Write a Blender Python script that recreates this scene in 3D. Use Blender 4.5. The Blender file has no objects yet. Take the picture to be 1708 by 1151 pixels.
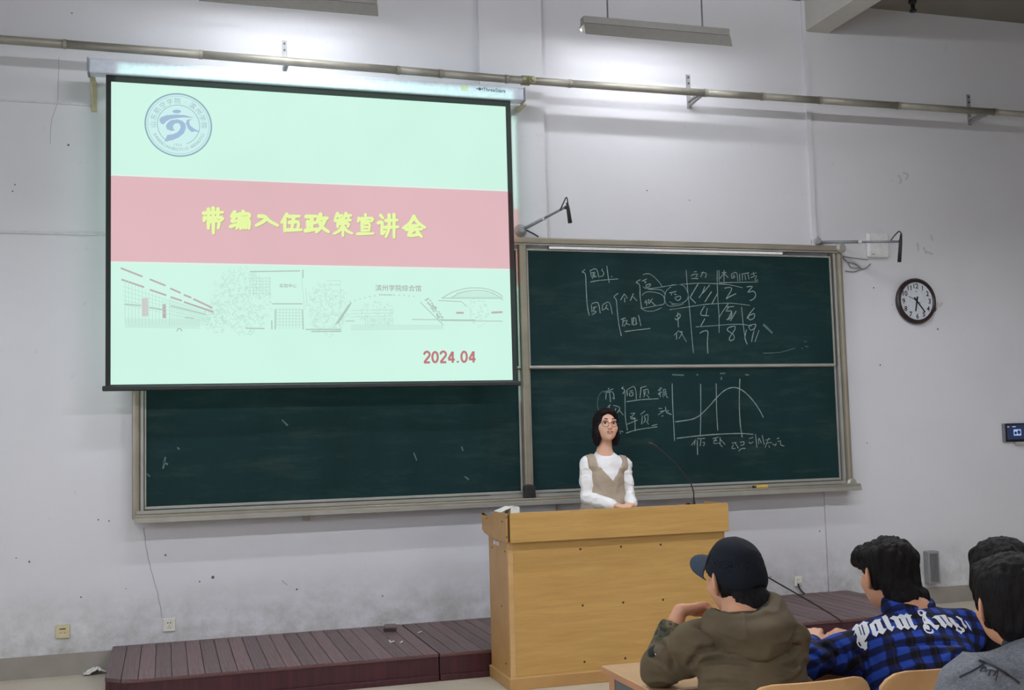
import bpy, bmesh, math, random
import numpy as np
from mathutils import Vector, Matrix
from mathutils.bvhtree import BVHTree

random.seed(7)
scene = bpy.context.scene
COL = scene.collection

# ------------------------------------------------------------------ camera
F_PX, YAW, PITCH, ROLL = 1875.13, .30051, .07865, -.02632
CAM_D, CAM_H = 8.3065, 1.55
IW, IH = 1708, 1151
_cy, _sy = math.cos(YAW), math.sin(YAW)
_fwd = np.array([_sy * math.cos(PITCH), _cy * math.cos(PITCH), math.sin(PITCH)])
_right = np.array([_cy, -_sy, 0.])
_up = np.cross(_right, _fwd)
_c, _s = math.cos(ROLL), math.sin(ROLL)
_r2 = _c * _right + _s * _up
_u2 = -_s * _right + _c * _up
MCAM = np.array([_r2, -_u2, _fwd])
CPOS = np.array([0., -CAM_D, CAM_H])

cam_data = bpy.data.cameras.new('camera')
cam_data.sensor_fit = 'HORIZONTAL'
cam_data.sensor_width = 36.0
cam_data.lens = 36.0 * F_PX / IW
cam_data.clip_start = .05
cam = bpy.data.objects.new('camera', cam_data)
COL.objects.link(cam)
_m = Matrix.Identity(4)
for i in range(3):
    _m[i][0] = _r2[i]; _m[i][1] = _u2[i]; _m[i][2] = -_fwd[i]; _m[i][3] = CPOS[i]
cam.matrix_world = _m
scene.camera = cam

# ------------------------------------------------------------------ world, large lights, exposure
scene.view_settings.view_transform = 'Standard'
scene.view_settings.look = 'None'
scene.view_settings.gamma = 1.0
scene.view_settings.use_curve_mapping = False
scene.view_settings.exposure = 0.0
scene.cycles.use_denoising = True
scene.cycles.max_bounces = 8
scene.cycles.sample_clamp_indirect = 4.0
world = bpy.data.worlds.new('world')
scene.world = world
world.use_nodes = True
world.node_tree.nodes['Background'].inputs[0].default_value = (.8, .9, 1, 1)
world.node_tree.nodes['Background'].inputs[1].default_value = .3

TUBE_BOARD = 66.0      # radiance of the tubes in the two board lamps
TUBE_FRONT = 142.0      # radiance of the bare tubes in front of the platform
TUBE_ROOM = 162.0        # radiance of the tubes over the seats
TUBE_REAR = 175.0       # radiance of the tubes behind the camera
WINDOW_W = 60.0        # daylight through each window of the left wall
def area_light(name, loc, rot, sx, sy, power, col):
    l = bpy.data.lights.new(name, 'AREA'); l.shape = 'RECTANGLE'; l.size = sx; l.size_y = sy
    l.energy = power; l.color = col
    o = bpy.data.objects.new(name, l); COL.objects.link(o)
    o.location = loc; o.rotation_euler = rot
    return o
WIN_Y = (-4.2, -7.2, -10.2)
for wy in WIN_Y:
    area_light('window_daylight', (-3.42, wy, 2.3), (0, math.radians(-90), 0), 1.9, 1.8, WINDOW_W, (.86, .93, 1))

# ------------------------------------------------------------------ pixel helpers (a pixel gives a direction; the plane gives the distance)
def ray(u, v): return MCAM.T @ np.array([(u - 854) / F_PX, (v - 575.5) / F_PX, 1.])
def onY(u, v, Y=0.):
    d = ray(u, v); return CPOS + d * ((Y - CPOS[1]) / d[1])
def onZ(u, v, Z):
    d = ray(u, v); return CPOS + d * ((Z - CPOS[2]) / d[2])
def XZ(u, v, Y=0.):
    p = onY(u, v, Y); return float(p[0]), float(p[2])

# ------------------------------------------------------------------ materials
def srgb(r, g, b):
    f = lambda c: (c / 255 / 12.92) if c / 255 <= .04045 else ((c / 255 + .055) / 1.055) ** 2.4
    return (f(r), f(g), f(b), 1.)
class NT:
    def __init__(s, name):
        s.m = bpy.data.materials.new(name); s.m.use_nodes = True
        s.t = s.m.node_tree; s.n = s.t.nodes; s.l = s.t.links
        s.b = s.n['Principled BSDF']
    def node(s, typ, **kw):
        n = s.n.new(typ)
        for k, v in kw.items(): setattr(n, k, v)
        return n
    def inp(s, sock, v):
        if hasattr(v, 'is_linked') or hasattr(v, 'links'): s.l.new(v, sock)
        else: sock.default_value = v
    def coord(s, kind='Object'): return s.node('ShaderNodeTexCoord').outputs[kind]
    def mapping(s, vec, scale=(1, 1, 1), rot=(0, 0, 0), loc=(0, 0, 0)):
        m = s.node('ShaderNodeMapping'); s.l.new(vec, m.inputs['Vector'])
        m.inputs['Scale'].default_value = scale; m.inputs['Rotation'].default_value = rot; m.inputs['Location'].default_value = loc
        return m.outputs[0]
    def noise(s, vec, scale=5, detail=4, rough=.55, dist=0):
        n = s.node('ShaderNodeTexNoise'); s.l.new(vec, n.inputs['Vector'])
        n.inputs['Scale'].default_value = scale; n.inputs['Detail'].default_value = detail
        n.inputs['Roughness'].default_value = rough; n.inputs['Distortion'].default_value = dist
        return n.outputs['Fac']
    def ramp(s, fac, stops, interp='LINEAR'):
        r = s.node('ShaderNodeValToRGB'); r.color_ramp.interpolation = interp
        el = r.color_ramp.elements
        while len(el) < len(stops): el.new(.5)
        for e, (p, c) in zip(el, stops):
            e.position = p; e.color = c if len(c) == 4 else (*c, 1)
        s.l.new(fac, r.inputs[0]); return r.outputs[0]
    def mix(s, fac, a, b, mode='MIX'):
        m = s.node('ShaderNodeMix', data_type='RGBA', blend_type=mode)
        s.inp(m.inputs[0], fac); s.inp(m.inputs[6], a); s.inp(m.inputs[7], b); return m.outputs[2]
    def math(s, op, a, b=0., clamp=False):
        m = s.node('ShaderNodeMath', operation=op, use_clamp=clamp)
        s.inp(m.inputs[0], a); s.inp(m.inputs[1], b); return m.outputs[0]
    def maprange(s, v, a, b, c=0., d=1.):
        m = s.node('ShaderNodeMapRange'); s.inp(m.inputs[0], v)
        for i, x in enumerate((a, b, c, d)): m.inputs[i + 1].default_value = x
        return m.outputs[0]
    def sep(s, vec):
        m = s.node('ShaderNodeSeparateXYZ'); s.l.new(vec, m.inputs[0]); return m.outputs
    def bump(s, h, strength=.2, dist=.01):
        b = s.node('ShaderNodeBump'); b.inputs['Strength'].default_value = strength; b.inputs['Distance'].default_value = dist
        s.l.new(h, b.inputs['Height']); s.l.new(b.outputs[0], s.b.inputs['Normal'])
    def done(s, col=None, rough=.6, metal=0., spec=None):
        if col is not None: s.inp(s.b.inputs['Base Color'], col)
        s.inp(s.b.inputs['Roughness'], rough); s.inp(s.b.inputs['Metallic'], metal)
        if spec is not None: s.b.inputs['Specular IOR Level'].default_value = spec
        return s.m
_mc = {}
def plain(name, rgb, rough=.55, metal=0., var=.08, scale=30, bump=0., spec=None):
    """procedural material: a base colour with fine noise variation and optional fine relief"""
    if name in _mc: return _mc[name]
    t = NT(name); c = srgb(*rgb)
    n = t.noise(t.coord(), scale, 3)
    lo = tuple(x * (1 - var) for x in c[:3]); hi = tuple(min(1, x * (1 + var)) for x in c[:3])
    col = t.ramp(n, [(.3, lo), (.7, hi)])
    if bump: t.bump(n, bump, .004)
    _mc[name] = t.done(col, rough, metal, spec); return _mc[name]
def emitter(name, rgb, strength=1., lin=None):
    if name in _mc: return _mc[name]
    t = NT(name)
    c = lin or srgb(*rgb)
    t.b.inputs['Base Color'].default_value = (.02, .02, .02, 1)
    t.b.inputs['Roughness'].default_value = .8
    t.b.inputs['Specular IOR Level'].default_value = 0
    n = t.noise(t.coord(), 1.3, 2)
    v = t.ramp(n, [(.3, tuple(x * .96 for x in c[:3])), (.7, c[:3])])
    t.l.new(v, t.b.inputs['Emission Color'])
    t.b.inputs['Emission Strength'].default_value = strength
    _mc[name] = t.m; return t.m

# ------------------------------------------------------------------ mesh builders
class MB:
    def __init__(s): s.v = []; s.f = []
    def add(s, vs, fs):
        o = len(s.v); s.v += [tuple(map(float, p)) for p in vs]; s.f += [tuple(i + o for i in f) for f in fs]; return s
    def box(s, x0, x1, y0, y1, z0, z1):
        if x0 > x1: x0, x1 = x1, x0
        if y0 > y1: y0, y1 = y1, y0
        if z0 > z1: z0, z1 = z1, z0
        vs = [(x, y, z) for z in (z0, z1) for y in (y0, y1) for x in (x0, x1)]
        return s.add(vs, [(0, 2, 3, 1), (4, 5, 7, 6), (0, 1, 5, 4), (1, 3, 7, 5), (3, 2, 6, 7), (2, 0, 4, 6)])
    def tube(s, pts, r, n=10, cap=True):
        pts = [Vector(p) for p in pts]; rs = r if isinstance(r, (list, tuple)) else [r] * len(pts)
        up = None; rings = []
        for i, p in enumerate(pts):
            t = (pts[min(i + 1, len(pts) - 1)] - pts[max(i - 1, 0)]).normalized()
            if up is None:
                up = Vector((0, 0, 1)) if abs(t.z) < .9 else Vector((1, 0, 0))
            a = (up - t * up.dot(t)).normalized(); up = a; b = t.cross(a)
            rings.append([p + (a * math.cos(2 * math.pi * k / n) + b * math.sin(2 * math.pi * k / n)) * rs[i] for k in range(n)])
        vs = [q for R_ in rings for q in R_]; fs = []
        for i in range(len(rings) - 1):
            for k in range(n):
                k2 = (k + 1) % n; fs.append((i * n + k, (i + 1) * n + k, (i + 1) * n + k2, i * n + k2))
        if cap: fs += [tuple(range(n)), tuple((len(rings) - 1) * n + k for k in reversed(range(n)))]
        return s.add(vs, fs)
    def prism(s, poly, d):
        """closed polygon (3D points) extruded by vector d"""
        n = len(poly); d = Vector(d)
        vs = [Vector(p) for p in poly] + [Vector(p) + d for p in poly]
        fs = [tuple(reversed(range(n))), tuple(range(n, 2 * n))] + [(i, (i + 1) % n, n + (i + 1) % n, n + i) for i in range(n)]
        return s.add(vs, fs)
    def lathe(s, prof, c, axis='Y', n=48, sgn=1):
        """profile [(r, h)] around an axis through c"""
        vs = []
        for r, h in prof:
            for k in range(n):
                a = 2 * math.pi * k / n
                if axis == 'Y': vs.append((c[0] + r * math.cos(a), c[1] + sgn * h, c[2] + r * math.sin(a)))
                else: vs.append((c[0] + r * math.cos(a), c[1] + r * math.sin(a), c[2] + sgn * h))
        fs = []
        for i in range(len(prof) - 1):
            for k in range(n):
                k2 = (k + 1) % n; fs.append((i * n + k, i * n + k2, (i + 1) * n + k2, (i + 1) * n + k))
        fs.append(tuple(range(n))); fs.append(tuple((len(prof) - 1) * n + k for k in range(n)))
        return s.add(vs, fs)
    def build(s, name, mat, parent=None, bevel=0., smooth=False, fixn=True, seg=2):
        me = bpy.data.meshes.new(name); me.from_pydata(s.v, [], s.f); me.update()
        if fixn:
            bm = bmesh.new(); bm.from_mesh(me); bmesh.ops.recalc_face_normals(bm, faces=bm.faces); bm.to_mesh(me); bm.free()
        return link(name, me, mat, parent, bevel, smooth, seg)
def link(name, me, mat, parent=None, bevel=0., smooth=False, seg=2):
    if mat: me.materials.append(mat)
    o = bpy.data.objects.new(name, me); COL.objects.link(o)
    if parent is not None:
        o.parent = parent
        if parent.type == 'EMPTY': o.matrix_parent_inverse = Matrix.Translation(-parent.location)
    if smooth:
        for p in me.polygons: p.use_smooth = True
    if bevel:
        md = o.modifiers.new('bevel', 'BEVEL'); md.width = bevel; md.segments = seg; md.limit_method = 'ANGLE'; md.angle_limit = math.radians(40)
    return o
def B(name, mat, parent, x0, x1, y0, y1, z0, z1, bevel=0.):
    return MB().box(x0, x1, y0, y1, z0, z1).build(name, mat, parent, bevel)
def thing(name, label, cat, loc=(0, 0, 0), group=None):
    o = bpy.data.objects.new(name, None); COL.objects.link(o); o.location = loc
    o.empty_display_size = .1
    o['label'] = label; o['category'] = cat
    if group: o['group'] = group
    return o
def tag(o, label, cat, group=None):
    o['label'] = label; o['category'] = cat
    if group: o['group'] = group
    return o
def struct(o): o['kind'] = 'structure'; return o

def ribbon(mb, pts, w, axis=(0, -1, 0), lift=0.):
    """flat ribbon along 3D pts, lying in the plane normal to axis; w: width or widths"""
    ax = Vector(axis); pts = [Vector(p) + ax * lift for p in pts]
    ws = w if isinstance(w, (list, tuple)) else [w] * len(pts)
    vs = []
    for i, p in enumerate(pts):
        t = pts[min(i + 1, len(pts) - 1)] - pts[max(i - 1, 0)]
        if t.length < 1e-9: t = Vector((1, 0, 0))
        nrm = t.cross(ax).normalized() * ws[i] / 2
        vs += [p + nrm, p - nrm]
    mb.add(vs, [(2 * i, 2 * i + 1, 2 * i + 3, 2 * i + 2) for i in range(len(pts) - 1)])
def disc(mb, c, r, n=8, axis='Y'):
    mb.add([(c[0] + r * math.cos(2 * math.pi * k / n), c[1], c[2] + r * math.sin(2 * math.pi * k / n)) for k in range(n)], [tuple(range(n))])
def smooth_poly(pts, n=4):
    """Catmull-Rom resample of 2D points"""
    if len(pts) < 3: return pts
    P = [pts[0]] + list(pts) + [pts[-1]]; out = []
    for i in range(1, len(P) - 2):
        p0, p1, p2, p3 = [np.array(q, float) for q in P[i - 1:i + 3]]
        for k in range(n):
            t = k / n
            out.append(tuple(.5 * (2 * p1 + (p2 - p0) * t + (2 * p0 - 5 * p1 + 4 * p2 - p3) * t * t + (3 * p1 - p0 - 3 * p2 + p3) * t ** 3)))
    out.append(tuple(pts[-1])); return out

_tc = {}
def text_geo(s, bold=0., res=3):
    """outline of a piece of text as flat geometry: verts (x, y), faces; size 1"""
    key = (s, bold)
    if key in _tc: return _tc[key]
    cu = bpy.data.curves.new('glyph', 'FONT'); cu.body = s; cu.size = 1; cu.resolution_u = res
    cu.align_x = 'CENTER'; cu.offset = bold; cu.fill_mode = 'FRONT'
    o = bpy.data.objects.new('glyph', cu); COL.objects.link(o)
    dg = bpy.context.evaluated_depsgraph_get()
    me = bpy.data.meshes.new_from_object(o.evaluated_get(dg))
    vs = [(v.co.x, v.co.y) for v in me.vertices]; fs = [tuple(p.vertices) for p in me.polygons]
    bpy.data.objects.remove(o); bpy.data.curves.remove(cu); bpy.data.meshes.remove(me)
    _tc[key] = (vs, fs); return vs, fs
def put_text(mb, s, c, size, Y, rot=0., sx=1., bold=0., center=True):
    """text on the plane Y; c=(x, z) centre of the text"""
    vs, fs = text_geo(s, bold)
    if not vs: return
    xs = [v[0] for v in vs]; ys = [v[1] for v in vs]
    ox, oy = (min(xs) + max(xs)) / 2, ((min(ys) + max(ys)) / 2 if center else .35)
    ca, sa = math.cos(rot), math.sin(rot); out = []
    for x, y in vs:
        x = (x - ox) * size * sx; y = (y - oy) * size
        out.append((c[0] + x * ca - y * sa, Y, c[1] + x * sa + y * ca))
    mb.add(out, fs)
# ================================================================== SETTING
RX0, RX1, RY0, RH = -3.4, 8.9, -12.6, 5.225
def wall_material(name, base=(220, 219, 225)):
    t = NT(name); co = t.coord(); x, y, z = t.sep(co)
    n1 = t.noise(co, 1.1, 5, .6); n2 = t.noise(t.mapping(co, (1, 1, .5)), 14, 5, .65); n3 = t.noise(t.mapping(co, (1.3, 1.3, 1.6)), 3.2, 6, .72)
    c = srgb(*base)
    col = t.ramp(n1, [(.25, tuple(v * .93 for v in c[:3])), (.75, c[:3])])
    # scuffs and dirt that have built up along the foot of the wall
    dirt = t.math('MULTIPLY', t.maprange(z, .62, .17, 0, 1), t.maprange(n3, .36, .66, 0, 1), True)
    col = t.mix(t.math('MULTIPLY', dirt, .62), col, srgb(132, 132, 118))
    scuff = t.maprange(n2, .64, .74, 0, 1)
    col = t.mix(t.math('MULTIPLY', scuff, .16), col, srgb(140, 140, 146))
    t.bump(n2, .12, .004)
    return t.done(col, .85, 0, .2)
M_WALL = wall_material('wall_paint')
M_CEIL = plain('ceiling_paint', (128, 122, 114), .9, 0, .05, 3)
def floor_material():
    t = NT('floor_terrazzo'); co = t.coord()
    n = t.noise(co, 60, 4, .7); n1 = t.noise(co, 1.5, 4)
    col = t.mix(.5, t.ramp(n, [(.35, srgb(186, 176, 160)), (.65, srgb(214, 206, 190))]), t.ramp(n1, [(.3, srgb(190, 180, 164)), (.7, srgb(214, 205, 188))]))
    return t.done(col, .38)
M_FLOOR = floor_material()
M_BASE = plain('baseboard_paint', (148, 141, 134), .5, 0, .08, 6)

struct(B('floor', M_FLOOR, None, RX0, RX1, RY0, .0, -.12, 0))
struct(B('ceiling', M_CEIL, None, RX0, RX1, RY0, .0, RH, RH + .15))
wall_front = struct(B('wall_front', M_WALL, None, RX0 - .2, RX1 + .2, 0, .22, -.12, RH + .15))
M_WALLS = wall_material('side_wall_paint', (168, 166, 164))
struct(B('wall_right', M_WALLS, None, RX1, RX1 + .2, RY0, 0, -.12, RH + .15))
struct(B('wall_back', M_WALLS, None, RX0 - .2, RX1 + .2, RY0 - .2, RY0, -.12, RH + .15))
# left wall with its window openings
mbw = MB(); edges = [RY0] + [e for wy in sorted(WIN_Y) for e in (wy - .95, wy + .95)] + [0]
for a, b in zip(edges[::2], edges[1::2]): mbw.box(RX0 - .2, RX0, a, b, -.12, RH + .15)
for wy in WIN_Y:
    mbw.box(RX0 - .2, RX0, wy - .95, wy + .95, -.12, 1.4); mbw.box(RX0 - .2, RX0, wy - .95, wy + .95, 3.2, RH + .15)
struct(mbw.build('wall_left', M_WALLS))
M_WFRAME = plain('window_paint', (220, 220, 216), .4)
for i, wy in enumerate(WIN_Y):
    mb = MB()
    for a, b, c, d in ((-.95, -.89, 1.4, 3.2), (.89, .95, 1.4, 3.2), (-.03, .03, 1.4, 3.2), (-.95, .95, 1.4, 1.46), (-.95, .95, 3.14, 3.2)):
        mb.box(RX0 - .14, RX0 - .08, wy + a, wy + b, c, d)
    struct(mb.build('window_%d' % (i + 1), M_WFRAME))
# beam under the ceiling and pilaster behind the screen edge
bx0, bz0 = XZ(1342, 51.5); bx1, bz1 = XZ(1380, 57)
BEAM_Z = (bz0 + bz1) / 2
struct(B('trim_1', plain('beam_paint', (196, 193, 188), .9, 0, .05, 3), None, bx0, bx1, RY0, 0, BEAM_Z, RH))
PX0, PX1 = XZ(796, 60)[0], XZ(909, 250, -.05)[0]
struct(B('trim_2', M_WALL, None, PX0, PX1, -.05, 0, 0, RH))
# painted skirting either side of the platform
DX0, DX1 = float(onZ(180, 1105, .169)[0]), float(onZ(1568, 1018, .169)[0])
struct(B('baseboard_left', M_BASE, None, RX0, DX0 - .002, -.012, 0, 0, .145))
struct(B('baseboard_right', M_BASE, None, DX1 + .002, RX1, -.012, 0, 0, .137))
# vertical conduit strip that runs down the wall at the beam, and the thin strips on the left
cx0 = XZ(1340, 80)[0]
M_TRUNK = plain('trunking_plastic', (205, 204, 206), .45)
struct(B('trim_3', M_WALL, None, cx0 - .012, cx0 + .03, -.02, 0, .17, RH))
lx, lz = XZ(60, 388)
struct(B('trim_4', M_TRUNK, None, RX0, XZ(176, 389)[0] + .4, -.012, 0, lz - .01, lz + .008))
lx, lz = XZ(60, 170)
struct(B('trim_5', M_TRUNK, None, RX0, XZ(150, 172)[0], -.010, 0, lz - .008, lz + .004))
# cracks and nail holes in the plaster
M_CRACK = plain('crack_grey', (158, 156, 160), .9)
def wall_line(name, px, w):
    mb = MB(); pts = []
    for a, b in zip(px[:-1], px[1:]):
        for k in range(4):
            t = k / 4; pts.append((a[0] + (b[0] - a[0]) * t + random.uniform(-.7, .7), a[1] + (b[1] - a[1]) * t))
    pts.append(px[-1])
    ribbon(mb, [(*(lambda q: (q[0], -.0015, q[1]))(XZ(u, v)),) for u, v in pts], w)
    mb.build(name, M_CRACK, wall_front, fixn=False)
wall_line('crack', [(240, 880), (244, 915), (252, 950), (262, 985), (267, 1010), (270, 1030)], .005)
wall_line('crack', [(98, 95), (98, 130), (96, 172), (86, 200), (84, 240)], .003)
wall_line('crack', [(470, 968), (479, 976)], .006)
M_HOLE = plain('nail_hole_dark', (96, 94, 98), .9)
hole_me = None
for u, v, r in ((49, 937, 2), (27, 931, 1.2), (164, 867, 1.5), (182, 869, 1.5), (135, 996, 1.6), (210, 982, 1), (355, 963, 3.2), (333, 970, 1.6), (276, 926, 2), (114, 242, 2.2), (25, 308, 1.5), (21, 319, 1.5), (120, 22, 1.5), (495, 983, 2), (638, 994, 1.6), (852, 101, 1.8), (906, 227, 1.5), (1079, 318, 1.6), (1150, 334, 1.4), (1457, 480, 2), (1468, 609, 2.2), (1564, 549, 2.4), (1446, 739, 1.6), (1367, 886, 1.8), (1285, 962, 1.6), (510, 867, 2), (1488, 508, 1)):
    x, z = XZ(u, v); mb = MB(); disc(mb, (x, -.0015, z), r * .0036, 8)
    mb.build('nail_hole', M_HOLE, wall_front, fixn=False)
M_SMUDGE = plain('pencil_smudge', (196, 194, 198), .9)
for pts in ([(1498, 292), (1503, 300), (1500, 306)], [(1506, 288), (1515, 292), (1510, 300)], [(1565, 505), (1558, 520), (1563, 514)], [(1572, 505), (1566, 512)], [(1552, 392), (1556, 402)], [(1530, 405), (1532, 418)], [(1540, 412), (1545, 424)], [(1545, 420), (1556, 424)]):
    mb = MB(); ribbon(mb, [(lambda q: (q[0], -.0015, q[1]))(XZ(u, v)) for u, v in smooth_poly(pts, 3)], .02)
    mb.build('smudge', M_SMUDGE, wall_front, fixn=False)
# black hook in the ceiling near the front wall
q = onZ(1522, 1, RH)
tag(MB().lathe([(.035, 0), (.035, .02), (.018, .035), (.018, .075), (.03, .085), (.03, .1)], (q[0], q[1], RH), 'Z', 16, -1).build('ceiling_hook', plain('black_iron', (30, 28, 28), .5), smooth=False), 'small black metal fitting on the ceiling beside the beam', 'hook')

# ================================================================== PENDANT LAMPS
M_LAMP = plain('lamp_enamel', (134, 131, 128), .45, 0, .05)
M_LAMPD = plain('lamp_dark_gap', (60, 60, 60), .6)
M_ROD = plain('rod_steel', (128, 128, 130), .4, .6)
M_SOCKETW = plain('lamp_end_plastic', (214, 214, 210), .4)
def tube_material(name, s):
    t = NT(name); t.b.inputs['Base Color'].default_value = (.8, .8, .8, 1)
    t.b.inputs['Emission Color'].default_value = (.93, .96, 1, 1); t.b.inputs['Emission Strength'].default_value = s
    return t.m
M_TUBE = tube_material('board_tube_light', TUBE_BOARD); M_TUBE2 = tube_material('room_tube_light', TUBE_ROOM); M_TUBE3 = tube_material('front_tube_light', TUBE_FRONT); M_TUBE4 = tube_material('rear_tube_light', TUBE_REAR)
LY = -.58
def board_lamp(xa, xb, ztop, label):
    t = thing('pendant_lamp', label, 'lamp', ((xa + xb) / 2, LY, ztop), 'board lamps hung from the ceiling')
    B('channel', M_LAMP, t, xa, xb, LY - .03, LY + .045, ztop - .055, ztop, .004)
    B('gap_strip', M_LAMPD, t, xa + .01, xb - .01, LY - .032, LY + .02, ztop - .066, ztop - .055)
    # reflector: plate that hangs on the audience side and turns its lit face to the board
    pr = [(LY - .036, ztop - .062), (LY - .062, ztop - .152), (LY - .058, ztop - .153), (LY - .030, ztop - .064), (LY + .066, ztop - .064), (LY + .066, ztop - .088), (LY + .07, ztop - .088), (LY + .07, ztop - .058), (LY - .033, ztop - .058)]
    MB().prism([(xa, y, z) for y, z in pr], (xb - xa, 0, 0)).build('reflector', M_LAMP, t)
    tz = ztop - .095; ty = LY + .005
    MB().tube([(xa + .035, ty, tz), (xb - .035, ty, tz)], .014, 12).build('tube', M_TUBE, t, smooth=True)
    for x0, x1 in ((xa + .004, xa + .035), (xb - .035, xb - .004)):
        B('tube_holder', M_SOCKETW, t, x0, x1, ty - .018, ty + .018, tz - .022, ztop - .05, .004)
    for fx in (.17, .82):
        x = xa + (xb - xa) * fx
        MB().tube([(x, LY, ztop - .01), (x, LY, RH)], .007, 8).build('rod', M_ROD, t)
        MB().lathe([(.04, 0), (.04, .012), (.012, .03)], (x, LY, RH), 'Z', 16, -1).build('ceiling_rose', M_LAMP, t)
a = XZ(971, 28, LY); b = XZ(1214, 50, LY); zt = (a[1] + b[1]) / 2
board_lamp(a[0], b[0], zt, 'grey pendant board lamp hanging whole in view over the chalk writing')
c = XZ(628, 2, LY); L = b[0] - a[0]
board_lamp(c[0] - L, c[0], zt, 'grey pendant board lamp hanging in front of the wall above the screen')
def room_lamp(x, y, ztop, mat, label, group, hood):
    t = thing('ceiling_lamp', label, 'lamp', (x, y, ztop), group)
    B('channel', M_LAMP, t, x - .62, x + .62, y - .05, y + .05, ztop - .05, ztop, .004)
    if hood:
        for s_ in (-1, 1):
            MB().prism([(x - .62, y + s_ * .05, ztop - .045), (x - .62, y + s_ * .17, ztop - .10), (x - .62, y + s_ * .17, ztop - .104), (x - .62, y + s_ * .05, ztop - .05)], (1.24, 0, 0)).build('reflector', M_LAMP, t)
    for dy in (-.03, .03):
        MB().tube([(x - .58, y + dy, ztop - .072), (x + .58, y + dy, ztop - .072)], .014, 10).build('tube', mat, t, smooth=True)
    for fx in (-.45, .45):
        MB().tube([(x + fx, y, ztop - .01), (x + fx, y, RH)], .006, 8).build('rod', M_ROD, t)
for x in (.8, 4.2): room_lamp(x, -2.7, 4.98, M_TUBE3, 'bare twin tube lamp under the ceiling in front of the platform', 'bare tube lamps over the platform front', False)
for x in (-1.5, 2.7, 6.0): room_lamp(x, -4.0, 3.75, M_TUBE2, 'twin tube pendant lamp with a reflector hanging over the first row of desks', 'tube lamps over the first row', True)
for x in (-1.3, 2.5, 6.2): room_lamp(x, -9.3, 3.75, M_TUBE4, 'twin tube pendant lamp with a reflector hanging over the rear seats', 'tube lamps over the rear seats', True)

# ================================================================== OVERHEAD PIPE
M_PIPE = plain('pipe_galvanised', (152, 148, 138), .45, .25, .12, 9)
M_BRKT = plain('bracket_grey', (160, 160, 162), .5, .3)
PY = -.25
pz = np.mean([XZ(0, 64, PY)[1], XZ(480, 101.8, PY)[1], XZ(870, 136, PY)[1], XZ(1340, 165.4, PY)[1], XZ(1708, 190, PY)[1]])
def pipe_z(x):
    k = [(XZ(u, v, PY)) for u, v in ((0, 64), (240, 82.5), (480, 101.8), (870, 135.5), (1150, 154.5), (1340, 166), (1620, 184.5), (1708, 190))]
    return float(np.interp(x, [q[0] for q in k], [.65 * q[1] + .35 * pz for q in k]))
pipe = thing('overhead_pipe', 'long galvanised pipe on brackets running above the screen along the front wall', 'pipe', (2.6, PY, pz))
joins = [RX0 + .01] + [XZ(u, 120, PY)[0] for u in (108, 335, 664, 735, 845, 950, 1175, 1270, 1365, 1495, 1655)] + [RX1 - .01]
for a, b in zip(joins[:-1], joins[1:]):
    MB().tube([(a, PY, pipe_z(a)), (b, PY, pipe_z(b))], .03 if a < 6.5 else .026, 14).build('pipe_length', M_PIPE, pipe, smooth=True)
for j in joins[1:-1]:
    MB().tube([(j - .012, PY, pipe_z(j)), (j + .012, PY, pipe_z(j))], .0335, 14).build('coupling', M_PIPE, pipe)
for u, v0, v1 in ((474, 68, 117), (1147, 125, 181), (1614, 158, 209)):
    x, z1 = XZ(u, v0, 0); z0 = XZ(u, v1, 0)[1]; zp = pipe_z(x)
    bk = MB().box(x - .018, x + .018, -.008, -.001, z0, z1)
    bk.box(x - .012, x + .012, PY + .02, -.001, zp - .005, zp + .012)
    bk.tube([(x, -.006, z0 + .02), (x, PY + .02, zp - .02)], .012, 8)
    bo = bk.build('bracket', M_BRKT, pipe)
    for dz in (.025, .075):
        MB().lathe([(.008, 0), (.008, .006)], (x, -.008, z1 - dz), 'Y', 8, -1).build('bolt', plain('bolt_dark', (80, 80, 82), .4, .5), bo)
x = XZ(876, 138, PY)[0]
cl = MB().tube([(x - .03, PY, pipe_z(x)), (x + .035, PY, pipe_z(x))], .038, 14).build('clamp', plain('clamp_olive', (150, 146, 118), .5, .4), pipe)
MB().lathe([(.03, 0), (.03, .03), (.016, .035), (.016, .05)], (x + .04, PY - .035, pipe_z(x) - .01), 'Y', 12, -1).build('clamp_bolt', plain('clamp_olive', (0, 0, 0)), cl)

# ================================================================== BLACKBOARD
M_ALU = plain('board_frame_champagne', (150, 142, 128), .38, .35, .1, 5)
M_ALU2 = plain('board_frame_light', (170, 168, 162), .35, .4, .08, 5)
M_DARK = plain('board_gap_dark', (34, 30, 28), .8)
def board_material():
    t = NT('chalkboard_green'); co = t.coord()
    n1 = t.noise(t.mapping(co, (1, 1, .35)), 2.2, 6, .65); n2 = t.noise(t.mapping(co, (.6, 1, 3)), 3, 6, .7)
    col = t.ramp(n1, [(.3, srgb(17, 40, 42)), (.7, srgb(23, 50, 52))])
    dust = t.math('MULTIPLY', t.maprange(n2, .5, .78, 0, 1), .06, True)
    col = t.mix(dust, col, srgb(150, 165, 160))
    return t.done(col, .7, 0, .15)
M_BOARD = board_material()
YB = -.10                                         # front of the frame
def zavg(pts, Y): return float(np.mean([XZ(u, v, Y)[1] for u, v in pts]))
def xavg(pts, Y): return float(np.mean([XZ(u, v, Y)[0] for u, v in pts]))
BL = xavg([(218, 660), (222, 865)], YB); BR = xavg([(1403, 420), (1424, 815)], YB)
BB = zavg([(225, 871), (840, 841), (1100, 830), (1420, 819)], YB); BT = zavg([(866, 398), (1120, 402), (1395, 409)], YB)
PMX = xavg([(863, 430), (872, 700), (880, 820)], YB); PMX1 = xavg([(878, 430), (890, 815)], YB)
bd = thing('blackboard', 'wide green sliding chalkboard in a champagne metal frame, partly behind the screen', 'blackboard', ((BL + BR) / 2, 0, BB))
fw = .085
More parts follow.
